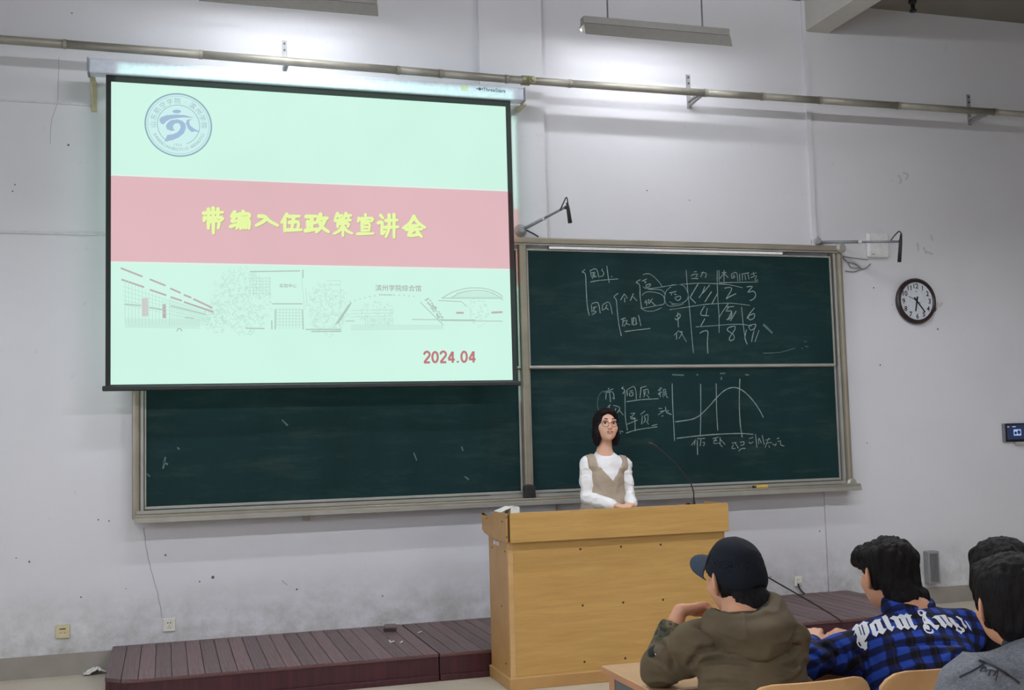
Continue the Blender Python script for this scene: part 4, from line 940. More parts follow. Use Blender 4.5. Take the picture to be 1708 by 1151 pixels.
def make_chair(xc, yb, w, ztop, label, group):
    t = thing('seat_chair', label, 'chair', (xc, yb + .22, 0), group)
    # plywood back with rounded corners, gently dished
    mb = MB(); N, Mz = 18, 12; hw = w / 2; z0 = .47; R_ = .075; th = .012; front = []; back = []
    for j in range(Mz + 1):
        tz = j / Mz; z = z0 + (ztop - z0) * (1 - (1 - tz) ** 1.6)
        dz = max(0, R_ - (ztop - z)); lim = hw - (R_ - math.sqrt(max(0, R_ * R_ - dz * dz)))
        lim = min(lim, hw - .02 * (1 - tz))
        for i in range(N + 1):
            x = (i / N * 2 - 1) * lim; y = yb - .035 * (1 - (x / hw) ** 2) - .05 * tz + .0
            front.append((xc + x, y + th, z)); back.append((xc + x, y, z))
    n = len(front); W = N + 1; fs = []
    for j in range(Mz):
        for i in range(N):
            a = j * W + i; fs.append((a, a + 1, a + W + 1, a + W)); fs.append((n + a + W, n + a + W + 1, n + a + 1, n + a))
    for i in range(N): fs.append((i, n + i, n + i + 1, i + 1)); a = Mz * W + i; fs.append((a, a + 1, n + a + 1, n + a))
    for j in range(Mz): a = j * W; fs.append((a, a + W, n + a + W, n + a)); a = j * W + N; fs.append((a, n + a, n + a + W, a + W))
    mb.add(front + back, fs); mb.build('backrest', M_PLY, t, .003, smooth=True)
    MB().prism([(xc - hw * .9, yb + .02, .375), (xc + hw * .9, yb + .02, .375), (xc + hw * .95, yb + .34, .385), (xc + hw * .85, yb + .39, .385), (xc - hw * .85, yb + .39, .385), (xc - hw * .95, yb + .34, .385)], (0, 0, .014)).build('seat', M_PLY, t, .004)
    for sx in (-1, 1):
        x = xc + sx * hw * .62
        MB().tube([(x, yb - .03, 0), (x, yb + .02, .37), (x, yb - .025, .62)], .012, 8).build('leg', M_METAL, t, smooth=True)
        MB().tube([(x, yb + .36, 0), (x, yb + .33, .367), (x, yb + .06, .362)], .012, 8).build('leg', M_METAL, t, smooth=True)
    return t
YC = -5.53
make_chair(1.665, YC, .395, .868, 'curved plywood chair back behind the seated capped listener', 'plywood seats')
make_chair(2.085, YC, .405, .868, 'curved plywood chair back behind the listener in the blue checked shirt', 'plywood seats')
make_chair(2.70, YC, .395, .868, 'curved plywood chair holding the listener in black', 'plywood seats')
make_chair(2.0, -6.36, .395, .868, 'curved plywood chair holding the listener in the denim jacket', 'plywood seats')
# ================================================================== PEOPLE: signed-distance modelling and surface nets
def _n(v): v = np.asarray(v, float); return v / np.linalg.norm(v)
class SDF:
    """smooth union of tapered limbs, ellipsoids and rounded boxes -> one continuous mesh"""
    def __init__(s, res=.006): s.p = []; s.res = res
    def cone(s, a, b, ra, rb, k=.02, sub=False): s.p.append(('c', np.array(a, float), np.array(b, float), ra, rb, k, sub)); return s
    def ell(s, c, r, k=.02, sub=False, rot=None): s.p.append(('e', np.array(c, float), np.array(r, float), rot, 0, k, sub)); return s
    def box(s, c, h, rnd=.01, k=.02, sub=False, rot=None): s.p.append(('b', np.array(c, float), np.array(h, float), rot, rnd, k, sub)); return s
    def chain(s, pts, rs, k=.02):
        for a, b, ra, rb in zip(pts[:-1], pts[1:], rs[:-1], rs[1:]): s.cone(a, b, ra, rb, k)
        return s
    def bounds(s, q):
        if q[0] == 'c':
            lo = np.minimum(q[1] - q[3], q[2] - q[4]); hi = np.maximum(q[1] + q[3], q[2] + q[4])
        else:
            r = np.full(3, np.linalg.norm(q[2])) if q[3] is not None else q[2]
            lo = q[1] - r; hi = q[1] + r
        return lo, hi
    def mesh(s, fn=None):
        res = s.res; L = [s.bounds(q) for q in s.p if not q[6]]
        lo = np.min([a for a, b in L], 0) - 4 * res; hi = np.max([b for a, b in L], 0) + 4 * res
        dim = np.ceil((hi - lo) / res).astype(int) + 1
        Fd = np.full(dim, .2, np.float32)
        ax = [lo[i] + res * np.arange(dim[i]) for i in range(3)]
        for q in s.p:
            a, b = s.bounds(q); m = q[5] + 3 * res + .012
            i0 = np.maximum(0, np.floor((a - m - lo) / res).astype(int)); i1 = np.minimum(dim, np.ceil((b + m - lo) / res).astype(int) + 1)
            if (i1 <= i0).any(): continue
            sl = tuple(slice(i0[i], i1[i]) for i in range(3))
            X = ax[0][sl[0]][:, None, None]; Y = ax[1][sl[1]][None, :, None]; Z = ax[2][sl[2]][None, None, :]
            if q[0] == 'c':
                pa, pb, ra, rb = q[1], q[2], q[3], q[4]; d = pb - pa; dd = d @ d + 1e-12
                t = np.clip(((X - pa[0]) * d[0] + (Y - pa[1]) * d[1] + (Z - pa[2]) * d[2]) / dd, 0, 1)
                D = np.sqrt((X - pa[0] - t * d[0]) ** 2 + (Y - pa[1] - t * d[1]) ** 2 + (Z - pa[2] - t * d[2]) ** 2) - (ra + (rb - ra) * t)
            else:
                x, y, z = X - q[1][0], Y - q[1][1], Z - q[1][2]
                if q[3] is not None:
                    M = q[3]; x, y, z = (M[0][0] * x + M[1][0] * y + M[2][0] * z, M[0][1] * x + M[1][1] * y + M[2][1] * z, M[0][2] * x + M[1][2] * y + M[2][2] * z)
                r = q[2]
                if q[0] == 'e':
                    k0 = np.sqrt((x / r[0]) ** 2 + (y / r[1]) ** 2 + (z / r[2]) ** 2); k1 = np.sqrt((x / r[0] ** 2) ** 2 + (y / r[1] ** 2) ** 2 + (z / r[2] ** 2) ** 2) + 1e-9
                    D = k0 * (k0 - 1) / k1
                else:
                    rd = q[4]; qx, qy, qz = np.abs(x) - r[0] + rd, np.abs(y) - r[1] + rd, np.abs(z) - r[2] + rd
                    D = np.sqrt(np.maximum(qx, 0) ** 2 + np.maximum(qy, 0) ** 2 + np.maximum(qz, 0) ** 2) + np.minimum(np.maximum(np.maximum(qx, qy), qz), 0) - rd
            D = D.astype(np.float32); A = Fd[sl]; k = q[5]
            if q[6]:
                h = np.maximum(k - np.abs(A + D), 0) / k; Fd[sl] = np.maximum(A, -D) + h * h * k / 4
            else:
                h = np.maximum(k - np.abs(A - D), 0) / k; Fd[sl] = np.minimum(A, D) - h * h * k / 4
        if fn is not None:
            X, Y, Z = np.meshgrid(*ax, indexing='ij'); Fd = fn(Fd, X, Y, Z)
        return s.nets(Fd, lo, res)
    def nets(s, Fd, lo, res):
        S = Fd < 0
        c = [Fd[i:Fd.shape[0] - 1 + i, j:Fd.shape[1] - 1 + j, k:Fd.shape[2] - 1 + k] for i in (0, 1) for j in (0, 1) for k in (0, 1)]
        sg = sum((x < 0).astype(np.int8) for x in c); act = (sg > 0) & (sg < 8)
        idx = np.argwhere(act); vid = np.full(act.shape, -1, np.int32); vid[act] = np.arange(len(idx))
        cv = np.stack([x[act] for x in c], 1)          # corner order ijk bits
        P = np.zeros((len(idx), 3)); cnt = np.zeros(len(idx))
        off = np.array([(i, j, k) for i in (0, 1) for j in (0, 1) for k in (0, 1)], float)
        for a in range(8):
            for b in range(a + 1, 8):
                if np.abs(off[a] - off[b]).sum() != 1: continue
                va, vb = cv[:, a], cv[:, b]; m = (va < 0) != (vb < 0)
                t = np.where(m, va / np.where(m, va - vb, 1), 0)[:, None]
                P += np.where(m[:, None], off[a] + t * (off[b] - off[a]), 0); cnt += m
        P = (P / cnt[:, None] + idx) * res + lo
        Q = []
        for d in range(3):
            n1, n2 = [x for x in range(3) if x != d]
            sh = list(Fd.shape); sa = [slice(1, -1)] * 3; sb = [slice(1, -1)] * 3
            sa[d] = slice(0, -1); sb[d] = slice(1, None)
            A, Bv = S[tuple(sa)], S[tuple(sb)]
            e = np.argwhere(A != Bv); flip = A[A != Bv]
            base = e.copy(); base[:, n1] += 1; base[:, n2] += 1
            def V(o1, o2):
                q = base.copy(); q[:, n1] -= o1; q[:, n2] -= o2; return vid[q[:, 0], q[:, 1], q[:, 2]]
            quad = np.stack([V(1, 1), V(0, 1), V(0, 0), V(1, 0)], 1)
            if d == 1: flip = ~flip
            quad[~flip] = quad[~flip][:, ::-1]
            Q.append(quad)
        Q = np.concatenate(Q); Q = Q[(Q >= 0).all(1)]
        return P, Q
def vnoise(P, scale, seed=0):
    """smooth value noise, -1..1"""
    p = P * np.asarray(scale, float); i = np.floor(p).astype(np.int64); f = p - i; f = f * f * (3 - 2 * f)
    def h(a, b, c):
        n = (a * 73856093) ^ (b * 19349663) ^ (c * 83492791) ^ (seed * 2654435761)
        n = (n ^ (n >> 13)) * 1274126177 & 0x7fffffff; return (n % 100003) / 50001.5 - 1
    out = 0
    for a in (0, 1):
        for b in (0, 1):
            for c in (0, 1):
                w = (f[:, 0] if a else 1 - f[:, 0]) * (f[:, 1] if b else 1 - f[:, 1]) * (f[:, 2] if c else 1 - f[:, 2])
                out = out + w * h(i[:, 0] + a, i[:, 1] + b, i[:, 2] + c)
    return out
def vnormals(P, Q):
    a, b, c, d = (P[Q[:, i]] for i in range(4)); fn = np.cross(c - a, d - b); N = np.zeros_like(P)
    for i in range(4): np.add.at(N, Q[:, i], fn)
    return N / (np.linalg.norm(N, axis=1, keepdims=True) + 1e-12)
def relax(P, Q, it=2, w=.5):
    for _ in range(it):
        A = np.zeros_like(P); c = np.zeros(len(P))
        for i in range(4):
            j = (i + 1) % 4; np.add.at(A, Q[:, i], P[Q[:, j]]); np.add.at(A, Q[:, j], P[Q[:, i]]); np.add.at(c, Q[:, i], 1); np.add.at(c, Q[:, j], 1)
        P = P + w * (A / np.maximum(c, 1)[:, None] - P)
    return P
def cloth(P, Q, amp, scale, dirn=(1, 1, 1), seed=1, mask=None):
    """soft creases: ridged noise pushed along the normals"""
    N = vnormals(P, Q); wob = vnoise(P, 9, seed + 5) * .035
    n = 1.6 * (1 - np.abs(vnoise(P + wob[:, None], np.asarray(scale, float) * np.asarray(dirn), seed))) ** 3 - .8 + .35 * vnoise(P, np.asarray(scale) * 2.3, seed + 3)
    m = np.ones(len(P)) if mask is None else mask(P)
    return P + N * (amp * n * m)[:, None]
def crease_px(P, Q, lines, depth, w):
    """press creases into cloth along lines given as photo pixels that are cast onto the cloth itself"""
    bv = BVHTree.FromPolygons(P.tolist(), Q.tolist()); N = vnormals(P, Q); D = np.zeros(len(P))
    for ln in lines:
        pts = []
        for u, v in smooth_poly(ln, 10):
            h = bv.ray_cast(Vector(CPOS), Vector(ray(u, v)).normalized())[0]
            if h is not None: pts.append(tuple(h))
        if len(pts) < 3: continue
        pts = np.array(pts); d2 = np.full(len(P), 9.); t_ = np.zeros(len(P))
        for i, p in enumerate(pts):
            e = ((P - p) ** 2).sum(1); m = e < d2; d2[m] = e[m]; t_[m] = i / (len(pts) - 1)
        d = np.sqrt(d2); env = np.sin(np.pi * np.clip(t_ * .9 + .05, 0, 1)) ** .6
        D += env * depth * (-np.exp(-(d / w) ** 2) + .55 * np.exp(-((d - 2.1 * w) / (1.3 * w)) ** 2))
    return P + N * D[:, None]
def sdf_obj(name, sd, mat, parent, smooth_it=2, post=None, fn=None):
    P, Q = sd.mesh(fn)
    if smooth_it: P = relax(P, Q, smooth_it)
    if post: P = post(P, Q)
    me = bpy.data.meshes.new(name); me.from_pydata(P.tolist(), [], Q.tolist()); me.update()
    return link(name, me, mat, parent, 0, True)
def Rz(a): c, s = math.cos(a), math.sin(a); return np.array([[c, -s, 0], [s, c, 0], [0, 0, 1.]])
def Rx(a): c, s = math.cos(a), math.sin(a); return np.array([[1., 0, 0], [0, c, -s], [0, s, c]])
def Ry(a): c, s = math.cos(a), math.sin(a); return np.array([[c, 0, s], [0, 1, 0], [-s, 0, c]])

def skin_material(name, c):
    t = NT(name); co = t.coord(); n = t.noise(co, 28, 4); n2 = t.noise(co, 7, 3)
    k = srgb(*c); col = t.ramp(n2, [(.3, tuple(v * .9 for v in k[:3])), (.7, (min(1, k[0] * 1.06), k[1] * .98, k[2] * .96))])
    t.bump(n, .05, .002)
    t.b.inputs['Subsurface Weight'].default_value = .12; t.b.inputs['Subsurface Radius'].default_value = (.012, .005, .003)
    return t.done(col, .5)
def hair_material(name, c):
    t = NT(name); co = t.coord(); n = t.noise(t.mapping(co, (160, 160, 14)), 2, 3)
    k = srgb(*c); col = t.ramp(n, [(.35, tuple(v * .4 for v in k[:3])), (.75, tuple(v * 1.1 for v in k[:3]))])
    t.bump(n, .5, .004); return t.done(col, .62, 0, .12)
def folds(t, co, k=1.):
    """creases of worn cloth as fine relief"""
    w = t.noise(t.mapping(co, (1, 1, 2.6), (.35, .2, 0)), 5, 1.2, .4, .5); f = t.noise(co, 260, 2)
    h = t.math('ADD', t.math('MULTIPLY', w, .7), t.math('MULTIPLY', f, .012)); t.bump(h, .5 * k, .06)
def fabric_material(name, c, scale=260, var=.12, rough=.85, big=.1, fold=True):
    t = NT(name); co = t.coord(); n = t.noise(co, scale, 2); n2 = t.noise(co, 9, 4)
    k = srgb(*c); a = t.ramp(n2, [(.3, tuple(v * (1 - big) for v in k[:3])), (.7, tuple(min(1, v * (1 + big)) for v in k[:3]))])
    col = t.mix(var, a, t.ramp(n, [(.3, tuple(v * .6 for v in k[:3])), (.7, tuple(min(1, v * 1.4) for v in k[:3]))]))
    if fold: folds(t, co)
    return t.done(col, rough, 0, .25)
M_SKINF = skin_material('skin_light', (228, 184, 160)); M_SKINM = skin_material('skin_tan', (204, 152, 122))
M_HAIR = hair_material('hair_black', (26, 22, 24)); M_HAIRB = hair_material('hair_soft_black', (34, 26, 30))
M_TROUS = fabric_material('trousers_dark', (38, 40, 48)); M_SHOE = plain('shoe_dark', (36, 34, 36), .5)

def hand(sd, w, f, n, side, curl=(.35, .45, .5, .55), thumb=(.75, .35), sc=1., spread=.1):
    """wrist w, direction f, back-of-hand normal n; side=+1 when the thumb lies towards cross(f, n)"""
    f = _n(f); n = _n(np.asarray(n) - f * (np.asarray(n) @ f)); s_ = np.cross(f, n) * side; w = np.array(w, float)
    offs = (.030, .010, -.010, -.028); pal = (.088, .092, .087, .078); lens = ((.042, .025, .02), (.046, .029, .021), (.042, .027, .02), (.033, .02, .018))
    for o, L_, ln, cu in zip(offs, pal, lens, curl):
        o *= sc; kn = w + f * L_ * sc + s_ * o
        sd.cone(w + s_ * o * .55 + f * .008, kn, .0135 * sc, .0105 * sc, .012)
        d = _n(f + s_ * o / sc * spread * 30 * .1); p = kn; ang = 0
        for i, l in enumerate(ln):
            ang += cu * (1, 1.1, .8)[i]; dd = d * math.cos(ang) - n * math.sin(ang); e = p + dd * l * sc
            sd.cone(p, e, (.0092, .0084, .0076)[i] * sc, (.0084, .0076, .0066)[i] * sc, .004); p = e
    b = w + f * .022 * sc + s_ * .022 * sc; d1 = _n(f * math.cos(thumb[0]) + s_ * math.sin(thumb[0]) - n * .25)
    m = b + d1 * .042 * sc; d2 = _n(f * math.cos(thumb[1]) + s_ * math.sin(thumb[1]) - n * .35); e = m + d2 * .034 * sc; e2 = e + _n(d2 - n * .25) * .024 * sc
    sd.cone(w + f * .01 * sc, b, .014 * sc, .0145 * sc, .012); sd.chain([b, m, e, e2], [.0145 * sc, .011 * sc, .0095 * sc, .0075 * sc], .008)

def head(sd, c, yaw=0., pitch=0., roll=0., sc=1., ear=True, female=False):
    """head centred at c; faces +Y when yaw=0 (yaw>0 turns to the left, towards -X); returns local->world function"""
    R_ = Rz(yaw) @ Rx(pitch) @ Ry(roll); c = np.array(c, float)
    T = lambda x, y, z: c + R_ @ (np.array([x, y, z]) * sc)
    e = lambda p, r, k=.02, sub=False: sd.ell(T(*p), np.array(r) * sc, k, sub, R_)
    w = .96 if female else 1.
    e((0, -.018, .03), (.074 * w, .092, .083)); e((0, .018, -.01), (.066 * w, .074, .092), .03)
    e((0, .038, -.058), (.049 * w, .05, .046), .035)                     # jaw
    e((0, .074, -.088), (.021, .018, .017), .022)                        # chin
    for s_ in (-1, 1):
        e((s_ * .042, .056, -.022), (.024, .024, .022), .025)            # cheek
        e((s_ * .031, .094, .016), (.017, .012, .011), .012, True)       # eye socket
        e((s_ * .029, .085, .034), (.024, .012, .008), .012)             # brow ridge
        if ear:
            RE = R_ @ Rz(s_ * .75)
            if female:
                sd.ell(T(s_ * .074, -.006, -.012), np.array((.007, .015, .024)) * sc, .006, False, R_); continue
            sd.ell(T(s_ * .086 * w, -.016, -.004), np.array((.009, .027, .038)) * sc, .006, False, RE); sd.ell(T(s_ * .0935 * w, -.010, .0), np.array((.007, .014, .023)) * sc, .004, True, RE)
            e((s_ * .077 * w, -.001, -.032), (.008, .010, .011), .006)
    sd.cone(T(0, .088, .018), T(0, .108, -.018), .0075 * sc, .011 * sc, .012)   # nose
    for s_ in (-1, 1): e((s_ * .0095, .100, -.022), (.0075, .0095, .007), .006)
    e((0, .086, -.048), (.024, .014, .014), .014)                        # mouth mound
    e((0, .094, -.044), (.018, .008, .0055), .006); e((0, .091, -.056), (.016, .008, .006), .006)
    return T, R_
def eyes(T, parent, female=False, sc=1.):
    for s_ in (-1, 1):
        for nm_, p, r, mt in (('eye', (s_ * .031, .0758, .013), .0125, plain('eye_white', (214, 206, 200), .25)), ('iris', (s_ * .031, .0836, .0130), .0074, plain('iris_dark', (34, 24, 20), .2))):
            sd = SDF(.0016); sd.ell(T(*p), (r * sc,) * 3, .001); sdf_obj(nm_, sd, mt, parent, 0)
        pts = [T(s_ * (.014 + .034 * t), .098 - .020 * t * t, .040 + .006 * math.sin(math.pi * t) - .004 * t) for t in np.linspace(0, 1, 7)]
        MB().tube(pts, [.002, .003, .0032, .003, .0026, .002, .001], 6).build('eyebrow', M_HAIR, parent, smooth=True)
        pts = [T(s_ * (.018 + .027 * t), .0935 - .008 * t * t, .016 + .0065 * math.sin(math.pi * t)) for t in np.linspace(0, 1, 7)]
        MB().tube(pts, .0013, 5).build('eyelash', M_HAIR, parent, smooth=True)

def torso(sd, k, pelvis, waist, chest, neck, shL, shR, g=0., w=1.):
    """trunk between the given joints; g inflates it for clothing"""
    a = lambda v: np.array(v, float)
    pelvis, waist, chest, neck, shL, shR = map(a, (pelvis, waist, chest, neck, shL, shR))
    sd.ell(pelvis, (.155 * w + g, .12 + g, .12 + g), k); sd.ell(waist, (.135 * w + g, .10 + g, .15 + g), k)
    sd.ell(chest, (.155 * w + g, .11 + g, .17 + g), k)
    m = (shL + shR) / 2
    sd.cone(shL, m, .055 + g, .075 + g, k); sd.cone(shR, m, .055 + g, .075 + g, k)
    sd.cone(chest, m, .1 + g, .08 + g, k); sd.cone(pelvis, chest, .115 + g, .11 + g, k)
    nb = neck - _n(neck - m) * .01
    sd.cone(shL * .62 + m * .38, nb, .05 + g, .048 + g * .5, k); sd.cone(shR * .62 + m * .38, nb, .05 + g, .048 + g * .5, k)
def arm(sd, sh, el, wr, g=0., k=.025, w=1., to=1.):
    sh, el, wr = (np.array(v, float) for v in (sh, el, wr)); e2 = el + (wr - el) * to
    sd.chain([sh, (sh + el) / 2, el], [.052 * w + g, .046 * w + g, .039 * w + g], k)
    mid = el + (e2 - el) * .35
    sd.chain([el, mid, e2], [.039 * w + g, (.038 * w + g), (.038 + (.026 - .038) * to) * w + g], k)
def legs_seated(p, hipL, hipR, knL, knR, anL, anR):
    sd = SDF(.012)
    for h, kn, an in ((hipL, knL, anL), (hipR, knR, anR)): sd.chain([h, kn, an], [.085, .066, .05], .03)
    sd.cone(hipL, hipR, .1, .1, .04); sdf_obj('trousers', sd, M_TROUS, p, 1)
    for an in (anL, anR):
        s2 = SDF(.01); s2.cone((an[0], an[1] - .02, .045), (an[0], an[1] + .15, .035), .045, .033, .02); sdf_obj('shoe', s2, M_SHOE, p, 1, lambda P, Q: np.column_stack([P[:, 0], P[:, 1], np.maximum(P[:, 2], .002)]))
def seated_legs(p, X, Yh, X2=None):
    legs_seated(p, (X - .09, Yh, .50), (X + .09, Yh, .50), (X - .11, Yh + .40, .475), (X + .12, Yh + .40, .475), (X - .11, Yh + .40, .10), (X + .12, Yh + .40, .10))

def hairdo(name, T, R_, blobs, cuts, mat, parent, amp=.006, res=.0045, seed=3, sc=1., flow=(1, 1, .25), strand=70):
    sd = SDF(res)
    for p, r in blobs: sd.ell(T(*p), np.array(r) * sc, .02, False, R_)
    for p, r in cuts: sd.ell(T(*p), np.array(r) * sc, .008, True, R_)
    def post(P, Q):
        N = vnormals(P, Q); L_ = P @ R_
        n = vnoise(L_, np.array(flow) * strand, seed) + .6 * vnoise(L_, np.array(flow) * strand * 2.1, seed + 1)
        return P + N * (amp * n)[:, None]
    return sdf_obj(name, sd, mat, parent, 2, post)
# ------------------------------------------------------------------ the lecturer
WX, WY = 2.955, -.95
pw = thing('person', 'woman in a white top and taupe pinafore speaking behind the lectern', 'person', (WX, WY, DZ))
hc = (WX, WY - .005, 1.588)
sd = SDF(.0042)
T, R_ = head(sd, hc, math.pi - .13, .05, -.03, .98, True, True)
nk = np.array([WX - .008, WY + .03, 1.40])
sd.cone(T(0, -.03, -.05), nk, .050, .052, .03)
shL = np.array([WX - .138, WY + .03, 1.322]); shR = np.array([WX + .135, WY + .03, 1.312])       # as seen: left / right
chest = (WX - .01, WY + .035, 1.20); waist = (WX - .015, WY + .03, 1.02); pel = (WX - .02, WY + .03, .88)
elL = np.array([WX - .165, WY - .01, 1.09]); elR = np.array([WX + .152, WY - .0, 1.085])
wrL = np.array([WX - .03, WY - .165, 1.047]); wrR = np.array([WX + .105, WY - .165, 1.047])
torso(sd, .04, pel, waist, chest, nk, shL, shR, -.018, .86)
arm(sd, shL, elL, wrL, -.008); arm(sd, shR, elR, wrR, -.008)
hand(sd, wrL, (.75, -.55, -.18), (.15, -.25, .9), -1, (.5, .55, .6, .65), sc=.94)
hand(sd, wrR, (-.75, -.5, -.18), (-.15, -.25, .9), 1, (.5, .55, .6, .65), sc=.94)
for s_ in (-1, 1):
    sd.chain([(WX + s_ * .08, WY + .03, .86), (WX + s_ * .08, WY + .02, .52), (WX + s_ * .08, WY + .05, DZ + .07)], [.08, .055, .038], .03)
    sd.cone((WX + s_ * .08, WY + .05, DZ + .04), (WX + s_ * .09, WY - .06, DZ + .03), .035, .028, .02)
body = sdf_obj('body', sd, M_SKINF, pw, 1)
eyes(T, pw, True, .98)
M_LIP = plain('lip_rose', (186, 100, 94), .4); M_MOUTH = plain('mouth_dark', (90, 36, 38), .5)
for nm_, p, r, mt in (('lip', (0, .0985, -.0442), (.0235, .0050, .0040), M_LIP), ('lip', (0, .0960, -.0572), (.0200, .0058, .0046), M_LIP), ('mouth', (0, .0972, -.0505), (.0215, .0048, .0036), M_MOUTH)):
    s2 = SDF(.0016); s2.ell(T(*p), np.array(r), .001, False, R_); sdf_obj(nm_, s2, mt, pw, 0)
# bob of dark hair parted over the forehead
hairdo('hair', T, R_, [((0, -.022, .034), (.090, .102, .094)), ((-.066, -.02, -.06), (.032, .066, .085)), ((.066, -.02, -.06), (.032, .066, .085)), ((0, -.07, -.05), (.082, .05, .095)), ((0, .03, .085), (.07, .05, .035))],
       [((0, .12, -.03), (.0655, .088, .115)), ((.004, .10, .032), (.061, .056, .064)), ((0, .02, -.15), (.05, .07, .08))], M_HAIRB, pw, .003, .0045, 5)
# thin round glasses
gl = MB()
for s_ in (-1, 1):
    ringp = [T(s_ * .031 + .0235 * math.cos(a), .1005 - .006 * abs(math.cos(a)) * (1 if s_ * math.cos(a) > 0 else 0), .008 + .022 * math.sin(a)) for a in np.linspace(0, 2 * math.pi, 25)]
    gl.tube(ringp, .0017, 6, False)
    gl.tube([T(s_ * .0545, .0945, .012), T(s_ * .072, .06, .014), T(s_ * .077, 0, .010)], .0014, 5)
gl.tube([T(-.0085, .103, .011), T(0, .106, .014), T(.0085, .103, .011)], .0014, 5)
gl.build('glasses', plain('glasses_gold', (96, 70, 62), .3, .3), pw, smooth=True)
# white long-sleeved top
sd = SDF(.0055)
torso(sd, .035, pel, waist, chest, nk + np.array([0, .012, -.002]), shL, shR, -.004, .86)
arm(sd, shL, elL, wrL, .004, .025, .95, .95); arm(sd, shR, elR, wrR, .004, .025, .95, .95)
for e_, w_ in ((elL, wrL), (elR, wrR)): sd.cone(e_ + (w_ - e_) * .55, e_ + (w_ - e_) * .90, .040, .038, .02)
sd.ell(nk + np.array([.004, -.042, .036]), (.051, .070, .058), .010, True)
M_WTOP = fabric_material('top_white', (242, 242, 246), 200, .05, .85, .04)
def fold_w(P, Q):
    am = np.clip((np.abs(P[:, 0] - WX) - .08) / .05, 0, 1)
    return cloth(P, Q, .0045, 16, (1, 1, 1.5), 4, lambda p: .25 + .75 * am)
sdf_obj('white_top', sd, M_WTOP, pw, 1, fold_w)
# taupe pinafore with a deep V neckline
sd = SDF(.0055)
torso(sd, .035, pel, waist, chest, nk + np.array([0, .005, -.055]), shL, shR, .009, .86)
sd.cone((WX - .02, WY + .03, .9), (WX - .02, WY + .035, .5), .165, .205, .05)
sd.cone((WX - .09, WY + .02, 1.05), (WX - .14, WY + .03, .8), .1, .1, .05); sd.cone((WX + .05, WY + .02, 1.05), (WX + .09, WY + .03, .8), .1, .1, .05)
def cut_pin(Fd, X, Y, Z):
    zz = Z - 1.205                                             # V opening, apex at zz = 0
    halfw = np.minimum(np.clip(zz, -.02, None) * .75 + .004, .098)
    v = np.minimum(np.minimum(halfw - np.abs(X - (WX + .005)), zz), (WY + .06) - Y)
    a = np.where(Z > 1.08, np.abs(X - WX + .003) - .148, np.abs(X - WX + .003) - .148 - (1.08 - Z) * 1.5)   # armholes
    top = np.minimum(.090 - np.abs(X - WX), Z - 1.30)                  # open at the neck
    return np.maximum(np.maximum(np.maximum(Fd, v), np.maximum(a, top)), .44 - Z)
M_PIN = fabric_material('pinafore_taupe', (172, 158, 142), 300, .08, .9, .05)
sdf_obj('pinafore', sd, M_PIN, pw, 2, lambda P, Q: cloth(P, Q, .004, 9, (1.6, 1, .35), 8), cut_pin)
for s_ in (-1, 1):
    s2 = SDF(.008); s2.cone((WX + s_ * .08, WY + .06, DZ + .042), (WX + s_ * .09, WY - .07, DZ + .034), .042, .034, .02)
    sdf_obj('shoe', s2, M_SHOE, pw, 1, lambda P, Q: np.column_stack([P[:, 0], P[:, 1], np.maximum(P[:, 2], DZ + .001)]))

# ------------------------------------------------------------------ listener in the cap and olive jacket
X0 = 1.655
pm = thing('person', 'listener from behind in a navy cap and olive hooded jacket, chin on hand', 'person', (X0, -5.32, 0))
hc = np.array([1.655, -5.19, 1.092]); YAW2 = .10
sd = SDF(.0048)
T, R_ = head(sd, hc, YAW2, -.10, -.06, .93)
nk = np.array([1.635, -5.27, .985])
sd.cone(T(0, -.03, -.05), nk, .056, .06, .03)
shL = np.array([1.490, -5.25, .918]); shR = np.array([1.745, -5.32, .92]); chest = np.array([1.63, -5.325, .79]); waist = np.array([1.655, -5.35, .64]); pel = np.array([1.68, -5.33, .54])
elL = np.array([1.455, -5.055, .812]); wrL = np.array([1.535, -5.05, .985]); elR = np.array([1.795, -5.17, .79]); wrR = np.array([1.74, -4.93, .80])
torso(sd, .05, pel, waist, chest, nk, shL, shR, -.02)
arm(sd, shL, elL, wrL, -.004); arm(sd, shR, elR, wrR, -.006)
hand(sd, wrL, (.80, -.12, .12), (-.15, .35, .92), -1, (.75, .8, .85, .9), (.5, .2), .98)
hand(sd, wrR, (-.5, .75, -.05), (0, 0, 1), 1)
sdf_obj('body', sd, M_SKINM, pm, 1)
eyes(T, pm, False, .93)
hairdo('hair', T, R_, [((0, -.018, .015), (.078, .082, .072)), ((0, -.070, -.045), (.062, .030, .055)), ((-.062, -.03, -.01), (.02, .045, .045)), ((.062, -.03, -.01), (.02, .045, .045)), ((0, -.088, -.085), (.074, .046, .06))],
       [((-.08, .004, -.012), (.03, .027, .042)), ((.08, .004, -.012), (.03, .027, .042)), ((0, .115, .0), (.09, .07, .14))], M_HAIR, pm, .0025, sc=.93)
